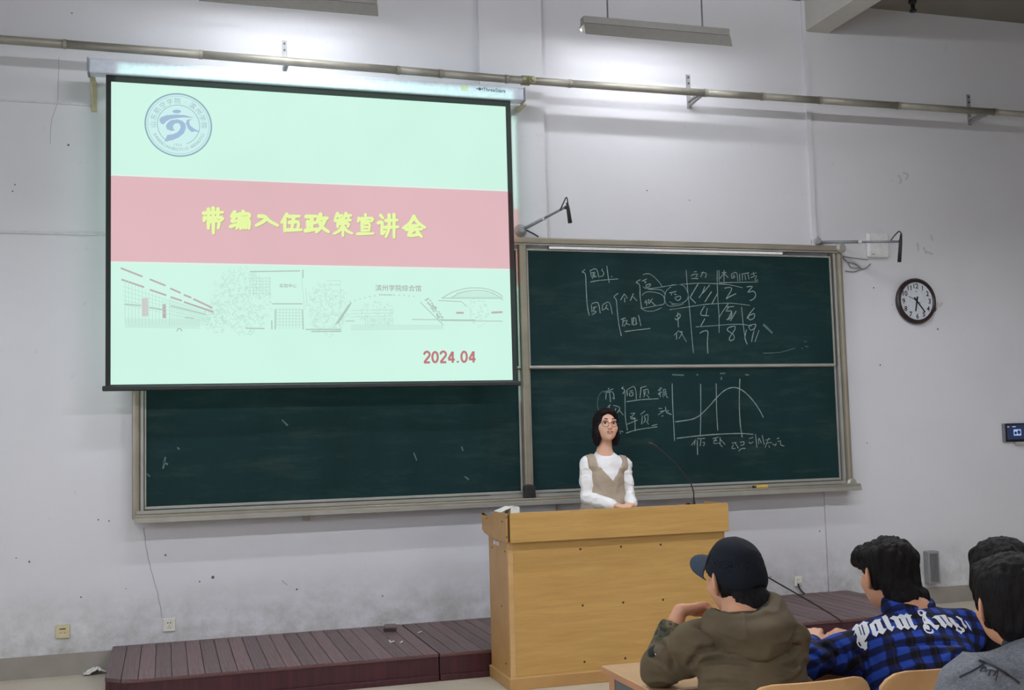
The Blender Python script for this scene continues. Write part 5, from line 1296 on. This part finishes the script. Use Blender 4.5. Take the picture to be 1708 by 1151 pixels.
# cap: crown, brim, button, back strap
M_CAP = fabric_material('cap_navy', (13, 18, 28), 320, .15, .85, .12, False); M_CAPB = fabric_material('cap_brim_blue', (38, 52, 68), 320, .12, .8, .1, False)
RC = R_ @ Rz(.12) @ Rx(.40); cc = T(0, -.012, .03)
def TC(x, y, z): return cc + RC @ np.array([x, y, z])
cap = SDF(.0042)
cap.ell(TC(0, 0, 0), (.083, .100, .088), .01, False, RC); cap.ell(TC(0, -.03, -.02), (.080, .074, .062), .02, False, RC)
cap.ell(TC(0, .005, .058), (.052, .06, .03), .035, False, RC)
def cut_cap(Fd, X, Y, Z):
    L_ = np.stack([X - cc[0], Y - cc[1], Z - cc[2]], -1) @ RC; x, y, z = L_[..., 0], L_[..., 1], L_[..., 2]
    base = (-.024 - .10 * np.clip(-y, 0, .2)) - z
    inner = np.sqrt((x / .078) ** 2 + (y / .095) ** 2 + (z / .084) ** 2)
    hole = .024 - np.sqrt((x / 1.4) ** 2 + (z + .034) ** 2); hole = np.where(y < -.05, hole, -.3)
    return np.maximum(np.maximum(Fd, base), np.maximum(np.where(inner < 1, (1 - inner) * .08, -.05), hole))
cp = sdf_obj('cap', cap, M_CAP, pm, 1, lambda P, Q: cloth(P, Q, .0012, 14, (1, 1, 1), 3), cut_cap)
n_ = 17; pts = [(.078 * math.cos(math.pi * k / (n_ - 1)), .036 + .056 * math.sin(math.pi * k / (n_ - 1))) for k in range(n_)]
outer = [(.079 * math.cos(math.pi * k / (n_ - 1)), .045 + .128 * math.sin(math.pi * k / (n_ - 1)) ** .75) for k in range(n_)]
mb = MB(); vs = []
for t_ in np.linspace(0, 1, 8):
    for (ax, ay), (bx_, by_) in zip(pts, outer):
        x = ax + (bx_ - ax) * t_; y = ay + (by_ - ay) * t_; vs.append(TC(x, y, -.012 - .026 * (x / .078) ** 2 - .10 * max(0, y - .08)))
mb.add(vs, [(j * n_ + i, j * n_ + i + 1, (j + 1) * n_ + i + 1, (j + 1) * n_ + i) for j in range(7) for i in range(n_ - 1)])
br = mb.build('brim', M_CAPB, cp, smooth=True); md = br.modifiers.new('thick', 'SOLIDIFY'); md.thickness = .005; md.offset = 0
s2 = SDF(.002); s2.ell(TC(0, .003, .0885), (.008, .008, .005), .001, False, RC); sdf_obj('cap_button', s2, M_CAP, cp, 0)
strap = [TC(.05 * math.sin(a), -.101 * math.cos(a) * .97, -.050) for a in np.linspace(-.9, .9, 9)]
MB().tube(strap, .0065, 6).build('cap_strap', M_CAP, cp, smooth=True)
for k in range(6):                                   # panel seams of the crown
    a = math.radians(30 + 60 * k); L_ = []
    for e_ in np.linspace(.3, 1.55, 10): L_.append(TC(.0838 * math.sin(e_) * math.cos(a), .1008 * math.sin(e_) * math.sin(a), .0888 * math.cos(e_)))
    MB().tube(L_, .0013, 5).build('seam', M_CAP, cp, smooth=True)
# olive jacket
def jacket_material():
    t = NT('jacket_olive'); co = t.coord(); n = t.noise(co, 6, 5); folds(t, co)
    col = t.ramp(n, [(.3, srgb(74, 63, 47)), (.7, srgb(94, 81, 61))]); return t.done(col, .8, 0, .3)
def camo_material():
    t = NT('camo_lining'); co = t.coord(); n = t.noise(co, 26, 2, .4)
    col = t.ramp(n, [(.0, srgb(34, 34, 28)), (.44, srgb(62, 62, 44)), (.54, srgb(96, 84, 62)), (.62, srgb(40, 34, 30))], 'CONSTANT'); return t.done(col, .85)
M_JKT, M_CAMO = jacket_material(), camo_material()
sd = SDF(.0065)
torso(sd, .05, pel, waist, chest, nk + np.array([0, -.01, -.05]), shL, shR, .010, 1.0)
sd.cone(waist, chest, .13, .14, .06)
arm(sd, shL, elL, wrL, .013, .035, 1.0, .34); arm(sd, shR, elR, wrR, .012, .035, 1.0, .95)
sd.ell(nk + np.array([0, .03, .03]), (.07, .075, .06), .012, True)
Jz = lambda L_: [(1140 + a / 7.15, 990 + b / 7.15) for a, b in L_]
JL = [Jz(l) for l in ([(120,390),(250,410),(400,450),(540,510)],[(100,665),(300,665),(450,610),(600,565)],[(200,835),(350,805),(600,805),(850,835)],[(250,1085),(450,1065),(800,1095)],[(520,695),(650,685),(800,725)],[(60,870),(150,750),(250,650)],[(1180,200),(1130,290),(1120,360)],[(1240,700),(1320,640),(1380,620)],[(1370,830),(1300,860),(1200,870)],[(-300,560),(-200,640),(-140,760),(-120,880)],[(-430,700),(-330,760),(-250,860)])]
jk = sdf_obj('jacket', sd, M_JKT, pm, 2, lambda P, Q: crease_px(cloth(P, Q, .006, 10, (.7, .7, 1.9), 11), Q, JL, .011, .008))
me = jk.data; bvh = BVHTree.FromPolygons([v.co for v in me.vertices], [p.vertices for p in me.polygons])
def cast(u, v):
    h = bvh.ray_cast(Vector(CPOS), Vector(ray(u, v)).normalized()); return h[0], h[1]
def cloth_line(name, px, w, mat, parent):
    mb = MB(); prev = None
    for u, v in smooth_poly(px, 8):
        h, nrm = cast(u, v)
        if h is None: prev = None; continue
        nn = nrm if nrm.dot(Vector(CPOS) - h) > 0 else -nrm; h = h + nn * .002
        if prev is not None and (h - prev[0]).length < .05:
            s_ = (h - prev[0]).cross(nn).normalized() * w / 2; mb.add([prev[0] - s_, prev[0] + s_, h + s_, h - s_], [(0, 1, 2, 3)])
        prev = (h, nn)
    if mb.v: mb.build(name, mat, parent, fixn=False)
cloth_line('yoke_seam', Jz([(560,650),(700,605),(900,590),(1150,580),(1400,605)]), .003, plain('seam_olive', (46, 40, 30), .9), jk)
# turned-back cuff, sleeve badge
d = _n(wrL - elL); c0 = elL + (wrL - elL) * .26; c1 = elL + (wrL - elL) * .60
s2 = SDF(.005); s2.cone(c0, c1, .058, .052, .01); s2.cone(c1 - d * .012, c1 + d * .05, .033, .036, .004, True)
sdf_obj('cuff', s2, M_CAMO, jk, 1, lambda P, Q: cloth(P, Q, .004, 22, (1, 1, 1), 2))
p_ = onY(1093, 1090, -5.1)
s2 = SDF(.0045); s2.ell(p_ + np.array([.012, .014, 0]), (.03, .02, .024), .01); sdf_obj('sleeve_patch', s2, plain('patch_black', (22, 22, 26), .7), jk, 1)
a_ = onY(1093, 1092, -5.13); b_ = onY(1101, 1084, -5.13)
MB().tube([a_, b_], [.003, .0045], 6).build('patch_mark', plain('patch_white', (190, 194, 200), .6), jk)
# hood lying on the back
hk = nk + np.array([-.01, -.035, .012])
def hood_ring(rx, ry, dz, r0, r1, a0, a1, n=16):
    out = []
    for k in range(n + 1):
        a = math.radians(a0 + (a1 - a0) * k / n)
        out.append((hk + np.array([rx * math.cos(a), -ry * math.sin(a) + .03, dz - .028 * math.sin(a) + .016 * math.cos(a)]), r0 + (r1 - r0) * max(0, math.sin(a))))
    return out
sd = SDF(.005)
for rx, ry, dz, r0, r1 in ((.102, .100, .022, .018, .022), (.112, .135, -.008, .020, .032), (.102, .14, -.045, .012, .028)):
    L_ = hood_ring(rx, ry, dz, r0, r1, -15, 180)
    for (p, r), (q_, r2) in zip(L_[:-1], L_[1:]): sd.cone(p, q_, r, r2, .025)
sd.ell(hk + np.array([0, .03, .035]), (.076, .078, .06), .012, True)
sdf_obj('hood', sd, M_JKT, jk, 1, lambda P, Q: cloth(P, Q, .005, 13, (1, 1, 1.3), 21))
s2 = SDF(.005); L_ = hood_ring(.078, .066, .022, .014, .016, 0, 185)
for (p, r), (q_, r2) in zip(L_[:-1], L_[1:]): s2.cone(p, q_, r, r2, .015)
sdf_obj('hood_lining', s2, M_CAMO, jk, 1, lambda P, Q: cloth(P, Q, .005, 24, (1, 1, 1), 23))
seated_legs(pm, 1.68, -5.30)

# ------------------------------------------------------------------ listener in the blue checked shirt
pb = thing('person', 'listener from behind in a blue and black checked shirt with white lettering', 'person', (2.24, -5.28, 0))
hc = np.array([2.232, -5.14, 1.060])
sd = SDF(.0048)
T, R_ = head(sd, hc, -.04, -.14, .02, .93)
nk = np.array([2.245, -5.235, .955])
sd.cone(T(0, -.03, -.05), nk, .055, .06, .03)
shL = np.array([2.106, -5.235, .862]); shR = np.array([2.405, -5.26, .88]); chest = np.array([2.23, -5.29, .765]); waist = np.array([2.2, -5.33, .62]); pel = np.array([2.17, -5.32, .53])
elL = np.array([1.965, -5.07, .795]); wrL = np.array([2.075, -4.92, .808]); elR = np.array([2.43, -5.07, .805]); wrR = np.array([2.29, -4.885, .812])
torso(sd, .05, pel, waist, chest, nk, shL, shR, -.02); arm(sd, shL, elL, wrL, -.006); arm(sd, shR, elR, wrR, -.006)
hand(sd, wrL, (.45, .7, .42), (-.3, -.4, .8), 1, (.9, .9, .95, 1.), (.6, .3)); hand(sd, wrR, (-.9, .15, .22), (0, -.35, .9), -1, (.6, .65, .7, .75), (.5, .3))
sdf_obj('body', sd, M_SKINM, pb, 1); eyes(T, pb, False, .93)
hairdo('hair', T, R_, [((0, -.022, .048), (.096, .106, .09)), ((0, -.07, -.02), (.078, .046, .08)), ((-.05, .035, .07), (.055, .06, .045)), ((.03, .05, .075), (.06, .05, .04)), ((-.066, -.02, .0), (.022, .05, .05)), ((.066, -.02, .0), (.022, .05, .05)), ((-.03, .088, .052), (.05, .028, .026)), ((.016, -.090, -.076), (.074, .048, .05))],
       [((-.088, .008, -.014), (.03, .028, .046)), ((.088, .008, -.014), (.03, .028, .046)), ((0, .135, -.02), (.09, .07, .075))], M_HAIR, pb, .0055, .0045, 9, .9)
def plaid_material():
    t = NT('shirt_plaid'); co = t.coord(); wob = t.noise(co, 5, 2)
    x, y, z = t.sep(t.mapping(co, (1, 1, 1), (0, -.10, 0)))
    z = t.math('ADD', z, t.math('MULTIPLY', y, .7))
    def stripes(v, per, ph):
        f = t.math('FRACT', t.math('ADD', t.math('MULTIPLY', v, 1 / per), ph)); return t.maprange(t.math('ABSOLUTE', t.math('SUBTRACT', f, .5)), .20, .27, 0, 1)
    a = stripes(t.math('ADD', x, t.math('MULTIPLY', wob, .012)), .052, .1); b = stripes(t.math('ADD', z, t.math('MULTIPLY', wob, .012)), .052, .35)
    s_ = t.math('ADD', t.math('MULTIPLY', a, .5), t.math('MULTIPLY', b, .5))
    col = t.ramp(s_, [(.0, srgb(10, 12, 20)), (.5, srgb(17, 28, 76)), (1., srgb(34, 66, 160))])
    thin = t.math('LESS_THAN', t.math('ABSOLUTE', t.math('SUBTRACT', t.math('FRACT', t.math('MULTIPLY', x, 1 / .052)), .35)), .03)
    col = t.mix(t.math('MULTIPLY', thin, .4), col, srgb(60, 40, 60))
    folds(t, co, .8); return t.done(col, .8, 0, .25)
M_PLD = plaid_material()
sd = SDF(.0062)
torso(sd, .055, pel, waist, chest, nk + np.array([0, -.01, -.05]), shL, shR, .016, 1.04); sd.cone(waist, chest, .14, .15, .06)
arm(sd, shL, elL, wrL, .011, .035, 1.0, .88); arm(sd, shR, elR, wrR, .014, .035, 1.05, .93)
sd.ell(nk + np.array([0, .03, .035]), (.066, .07, .06), .012, True)
SL = [[(1350, 1090), (1365, 1095), (1380, 1108)], [(1365, 1075), (1385, 1085), (1400, 1100)], [(1420, 1085), (1440, 1100), (1450, 1125)], [(1475, 1075), (1520, 1074), (1560, 1072), (1600, 1076)], [(1600, 1085), (1590, 1100), (1575, 1115)], [(1395, 1075), (1410, 1090), (1415, 1110)]]
sh = sdf_obj('shirt', sd, M_PLD, pb, 2, lambda P, Q: crease_px(cloth(P, Q, .006, 10, (1., .8, 1.5), 31), Q, SL, .008, .008))
s2 = SDF(.0055)
for k in range(14):
    f_ = lambda a: nk + np.array([.071 * math.cos(a), -.062 * math.sin(a) + .018, .014 - .012 * math.sin(a)])
    a = math.radians(-35 + 250 * k / 14); a2 = math.radians(-35 + 250 * (k + 1) / 14)
    for dz in (-.012, .004, .018): s2.cone(f_(a) + (0, -dz * .2, dz), f_(a2) + (0, -dz * .2, dz), .011, .011, .012)
sdf_obj('collar', s2, M_PLD, sh, 1)
for e_, w_ in ((elL, wrL), (elR, wrR)):
    d = _n(w_ - e_); c1 = e_ + (w_ - e_) * .86; s2 = SDF(.005); s2.cone(c1, c1 + d * .03, .043, .042, .008); s2.cone(c1 + d * .02, c1 + d * .08, .031, .033, .004, True); sdf_obj('cuff', s2, M_PLD, sh, 1)
seated_legs(pb, 2.17, -5.30)
# lettering printed across the back: broad-nib strokes laid on the cloth
me = sh.data; bvh = BVHTree.FromPolygons([v.co for v in me.vertices], [p.vertices for p in me.polygons])
KL = 12.79; OA, OB_ = (1415, 1005), (1525, 1005)
PRINT = [
 (OA, [[(85,600),(110,555),(175,465),(210,470),(222,495),(270,470),(330,410),(385,430),(435,435),(405,470),(445,560),(460,635),(420,720),(375,800),(350,825),(370,860),(400,830),(412,840),(405,930),(415,970),(365,1025),(330,985),(275,975),(215,925),(185,860),(190,780),(200,730),(165,660),(145,680),(125,715),(125,690),(150,640),(140,590),(115,610)],[(222,530),(240,520),(300,690),(280,705)],[(280,490),(305,482),(368,690),(345,715)],[(218,850),(240,840),(295,930),(260,940),(232,905)]]),
 (OA, [[(450,485),(510,440),(570,380),(620,375),(680,360),(700,368),(680,400),(745,555),(775,570),(820,560),(810,590),(740,690),(650,650),(600,740),(520,695),(500,610)],[(550,470),(590,462),(645,610),(605,630)]]),
 (OA, [[(715,320),(800,275),(835,310),(930,525),(985,510),(985,540),(935,630),(835,565),(815,520)]]),
 (OA, [[(880,355),(960,295),(1050,310),(1105,258),(1195,285),(1230,240),(1310,280),(1335,270),(1355,280),(1325,320),(1405,505),(1465,495),(1470,520),(1420,595),(1335,530),(1275,590),(1190,540),(1135,600),(1035,535),(1030,500),(975,385),(930,370)],[(1070,345),(1110,355),(1190,505),(1165,525)],[(1215,330),(1245,345),(1325,515),(1305,530),(1250,420)]]),
 (OB_, [[(65,200),(90,175),(140,165),(190,185),(225,215),(255,205),(240,285),(270,340),(345,400),(430,490),(525,490),(520,530),(480,600),(400,545),(330,480),(290,465),(230,472),(290,490),(320,520),(325,600),(290,590),(240,575),(240,600),(280,630),(340,640),(375,620),(365,575),(395,590),(415,640),(395,670),(340,680),(270,660),(215,610),(185,540),(185,490),(208,470),(190,420),(170,360),(170,290),(150,310),(110,290),(80,250)],[(100,215),(130,195),(170,205),(185,240),(160,270),(130,260)],[(190,340),(205,345),(240,410),(205,400)]]),
 (OB_, [[(365,345),(430,290),(520,285),(620,270),(660,280),(720,400),(810,480),(790,545),(690,480),(660,560),(560,500),(545,460),(470,370),(420,340)],[(525,300),(570,310),(680,450),(670,485),(640,440)]]),
 (OB_, [[(700,320),(790,340),(840,390),(870,440),(930,470),(960,520),(1050,560),(1070,610),(1050,640),(1015,650),(995,690),(940,640),(870,600),(890,560),(850,500),(780,440),(740,380)],[(900,530),(950,540),(1010,600),(990,615),(930,590)]]),
 (OB_, [[(870,310),(900,295),(1010,350),(1020,400),(1060,470),(1110,500),(1100,570),(1050,520),(1020,480),(990,400),(930,350)]]),
 (OB_, [[(1060,380),(1110,420),(1180,520),(1215,610),(1160,560),(1120,480)]])]
M_PRINT = plain('shirt_print_white', (222, 224, 232), .7, 0, .05)
def inside_poly(px, py, poly):
    r = np.zeros(px.shape, bool); n = len(poly)
    for i in range(n):
        (x0, y0), (x1, y1) = poly[i], poly[(i + 1) % n]
        c = (y0 > py) != (y1 > py)
        with np.errstate(divide='ignore', invalid='ignore'): r ^= c & (px < (x1 - x0) * (py - y0) / (y1 - y0 if y1 != y0 else 1e-9) + x0)
    return r
for org, polys in PRINT:                             # each printed letter is laid onto the cloth it is printed on
    A_ = np.array(polys[0], float); lo = A_.min(0); hi = A_.max(0); st = 5.
    gx_ = np.arange(lo[0], hi[0] + st, st); gy_ = np.arange(lo[1], hi[1] + st, st)
    cxg, cyg = np.meshgrid(gx_[:-1] + st / 2, gy_[:-1] + st / 2, indexing='ij'); m = np.zeros(cxg.shape, bool)
    for pl in polys: m ^= inside_poly(cxg, cyg, pl)
    vid = {}; mb = MB(); vs, fs = [], []
    def gv(i, j):
        if (i, j) not in vid:
            h, nrm = cast(org[0] + gx_[i] / KL, org[1] + gy_[j] / KL)
            if h is None: vid[(i, j)] = -1
            else: vid[(i, j)] = len(vs); vs.append(h + (nrm if nrm.dot(Vector(CPOS) - h) > 0 else -nrm) * .0022)
        return vid[(i, j)]
    for i, j in np.argwhere(m):
        q = (gv(i, j), gv(i + 1, j), gv(i + 1, j + 1), gv(i, j + 1))
        if min(q) >= 0 and max((vs[q[0]] - vs[q[2]]).length, (vs[q[1]] - vs[q[3]]).length) < .02: fs.append(q)
    if fs: mb.add(vs, fs).build('printed_letter', M_PRINT, sh, fixn=False)

# ------------------------------------------------------------------ listener in the grey denim jacket
pd = thing('person', 'short-haired listener from behind in a grey denim jacket', 'person', (1.99, -6.12, 0))
hc = np.array([1.99, -5.98, 1.100])
sd = SDF(.0048)
T, R_ = head(sd, hc, -.22, -.05, 0, .94)
nk = np.array([2.0, -6.07, .985]); sd.cone(T(0, -.03, -.05), nk, .056, .06, .03)
shL = np.array([1.79, -6.09, .93]); shR = np.array([2.15, -6.10, .93]); chest = np.array([1.97, -6.12, .80]); waist = np.array([1.98, -6.14, .65]); pel = np.array([1.99, -6.13, .54])
elL = np.array([1.70, -5.98, .735]); wrL = np.array([1.80, -5.80, .62]); elR = np.array([2.25, -5.98, .735]); wrR = np.array([2.15, -5.80, .62])
torso(sd, .05, pel, waist, chest, nk, shL, shR, -.02); arm(sd, shL, elL, wrL, -.006); arm(sd, shR, elR, wrR, -.006)
hand(sd, wrL, (.3, .8, -.3), (0, .2, .9), 1); hand(sd, wrR, (-.3, .8, -.3), (0, .2, .9), -1)
sdf_obj('body', sd, M_SKINM, pd, 1); eyes(T, pd, False, .94)
hairdo('hair', T, R_, [((0, -.02, .042), (.097, .108, .094)), ((0, -.07, -.025), (.085, .052, .088)), ((0, .045, .08), (.075, .055, .04)), ((-.07, -.015, -.0), (.024, .056, .06)), ((.07, -.015, .0), (.024, .056, .06))],
       [((-.09, .012, -.030), (.03, .026, .042)), ((.09, .012, -.030), (.03, .026, .042)), ((0, .135, -.03), (.09, .07, .09))], M_HAIR, pd, .0045, .0045, 13, .93)
MB().lathe([(.004, 0), (.005, .002), (.003, .004)], T(-.084, -.005, .018), 'Z', 8).build('ear_stud', plain('stud_silver', (200, 200, 206), .25, .8), pd)
def denim_material():
    t = NT('denim_grey'); co = t.coord(); n = t.noise(co, 7, 6, .7); n2 = t.noise(t.mapping(co, (1, 1, 2.5)), 150, 3)
    col = t.mix(.35, t.ramp(n, [(.3, srgb(80, 82, 90)), (.7, srgb(128, 130, 138))]), t.ramp(n2, [(.35, srgb(66, 68, 76)), (.65, srgb(140, 142, 150))])); t.bump(n2, .25, .003); return t.done(col, .85, 0, .2)
M_DEN = denim_material()
sd = SDF(.0065)
torso(sd, .05, pel, waist, chest, nk + np.array([0, -.01, -.05]), shL, shR, .022, 1.08); sd.cone(waist, chest, .14, .15, .06)
arm(sd, shL, elL, wrL, .022, .035, 1.1, .95); arm(sd, shR, elR, wrR, .022, .035, 1.1, .95); sd.ell(nk + np.array([0, .02, .04]), (.07, .07, .06), .012, True)
dj = sdf_obj('jacket', sd, M_DEN, pd, 2, lambda P, Q: crease_px(cloth(P, Q, .006, 10, (1.1, 1, 1.4), 41), Q, [[(1600, 1135), (1625, 1122), (1650, 1105)], [(1640, 1095), (1665, 1110), (1700, 1125)], [(1665, 1140), (1685, 1128), (1706, 1122)], [(1575, 1148), (1600, 1140), (1620, 1142)]], .009, .008))
s2 = SDF(.0055)
for k in range(14):
    f_ = lambda a: nk + np.array([.078 * math.cos(a), -.068 * math.sin(a) + .015, .012 - .008 * math.sin(a)])
    a = math.radians(-30 + 240 * k / 14); a2 = math.radians(-30 + 240 * (k + 1) / 14)
    for dz in (-.016, .0, .016): s2.cone(f_(a) + (0, -dz * .25, dz), f_(a2) + (0, -dz * .25, dz), .012, .012, .012)
sdf_obj('collar', s2, plain('collar_charcoal', (44, 46, 52), .85), dj, 1)
me = dj.data; bvh = BVHTree.FromPolygons([v.co for v in me.vertices], [p.vertices for p in me.polygons])
M_SEAMD = plain('seam_dark', (40, 42, 48), .9)
cloth_line('seam', [(1632, 1102), (1652, 1110), (1675, 1122), (1700, 1140)], .006, M_SEAMD, dj)
cloth_line('seam', [(1600, 1130), (1620, 1120), (1640, 1108)], .004, M_SEAMD, dj)
for px in ([(1640, 1112), (1636, 1119), (1642, 1121), (1645, 1115), (1640, 1112)], [(1643, 1122), (1652, 1118), (1662, 1122)], [(1648, 1128), (1652, 1118)], [(1656, 1128), (1664, 1118), (1660, 1135)]): cloth_line('jacket_print', px, .003, M_SEAMD, dj)
seated_legs(pd, 1.99, -6.12)
# ------------------------------------------------------------------ listener in black beyond the denim jacket
pk = thing('person', 'dark-haired listener in black and glasses, mostly hidden behind the denim jacket wearer', 'person', (2.62, -5.30, 0))
hc = np.array([2.650, -5.17, 1.036])
sd = SDF(.0055)
T, R_ = head(sd, hc, -.25, -.10, 0, .95)
nk = np.array([2.685, -5.25, .93]); sd.cone(T(0, -.03, -.05), nk, .055, .06, .03)
shL = np.array([2.545, -5.26, .855]); shR = np.array([2.885, -5.28, .86]); chest = np.array([2.715, -5.29, .74]); waist = np.array([2.715, -5.31, .62]); pel = np.array([2.715, -5.31, .53])
elL = np.array([2.545, -5.17, .71]); wrL = np.array([2.605, -4.96, .80]); elR = np.array([2.955, -5.17, .71]); wrR = np.array([2.805, -4.96, .80])
torso(sd, .05, pel, waist, chest, nk, shL, shR, -.02); arm(sd, shL, elL, wrL, -.006); arm(sd, shR, elR, wrR, -.006)
hand(sd, wrL, (.3, .9, 0), (0, 0, 1), 1); hand(sd, wrR, (-.3, .9, 0), (0, 0, 1), -1)
sdf_obj('body', sd, M_SKINM, pk, 1); eyes(T, pk, False, .95)
hairdo('hair', T, R_, [((0, -.02, .042), (.103, .114, .096)), ((0, -.07, -.03), (.094, .06, .1)), ((0, .05, .07), (.085, .06, .045)), ((-.075, .0, -.02), (.026, .06, .075)), ((.075, .0, -.02), (.026, .06, .075))], [((0, .14, -.03), (.085, .07, .1))], M_HAIR, pk, .0045, .005, 17, .95)
gl = MB()
for s_ in (-1, 1):
    gl.tube([T(s_ * .031 + .024 * math.cos(a), .108, .008 + .02 * math.sin(a)) for a in np.linspace(0, 2 * math.pi, 21)], .0016, 6, False)
    gl.tube([T(s_ * .055, .108, .012), T(s_ * .078, .07, .014), T(s_ * .085, .0, .012)], .0018, 5)
gl.tube([T(-.008, .109, .012), T(.008, .109, .012)], .0016, 5)
gl.build('glasses', plain('glasses_steel', (190, 190, 196), .25, .8), pk, smooth=True)
sd = SDF(.007)
torso(sd, .05, pel, waist, chest, nk + np.array([0, -.01, -.03]), shL, shR, .018, 1.05); arm(sd, shL, elL, wrL, .02, .035, 1.05, .95); arm(sd, shR, elR, wrR, .02, .035, 1.05, .95)
sd.cone(waist, chest, .14, .14, .05); sd.ell(nk + np.array([0, .03, .04]), (.068, .07, .055), .012, True)
sdf_obj('jacket', sd, fabric_material('jacket_black', (22, 22, 26), 240, .12, .85, .1), pk, 2, lambda P, Q: cloth(P, Q, .006, 9, (1, 1, 1.6), 51))
seated_legs(pk, 2.71, -5.30)
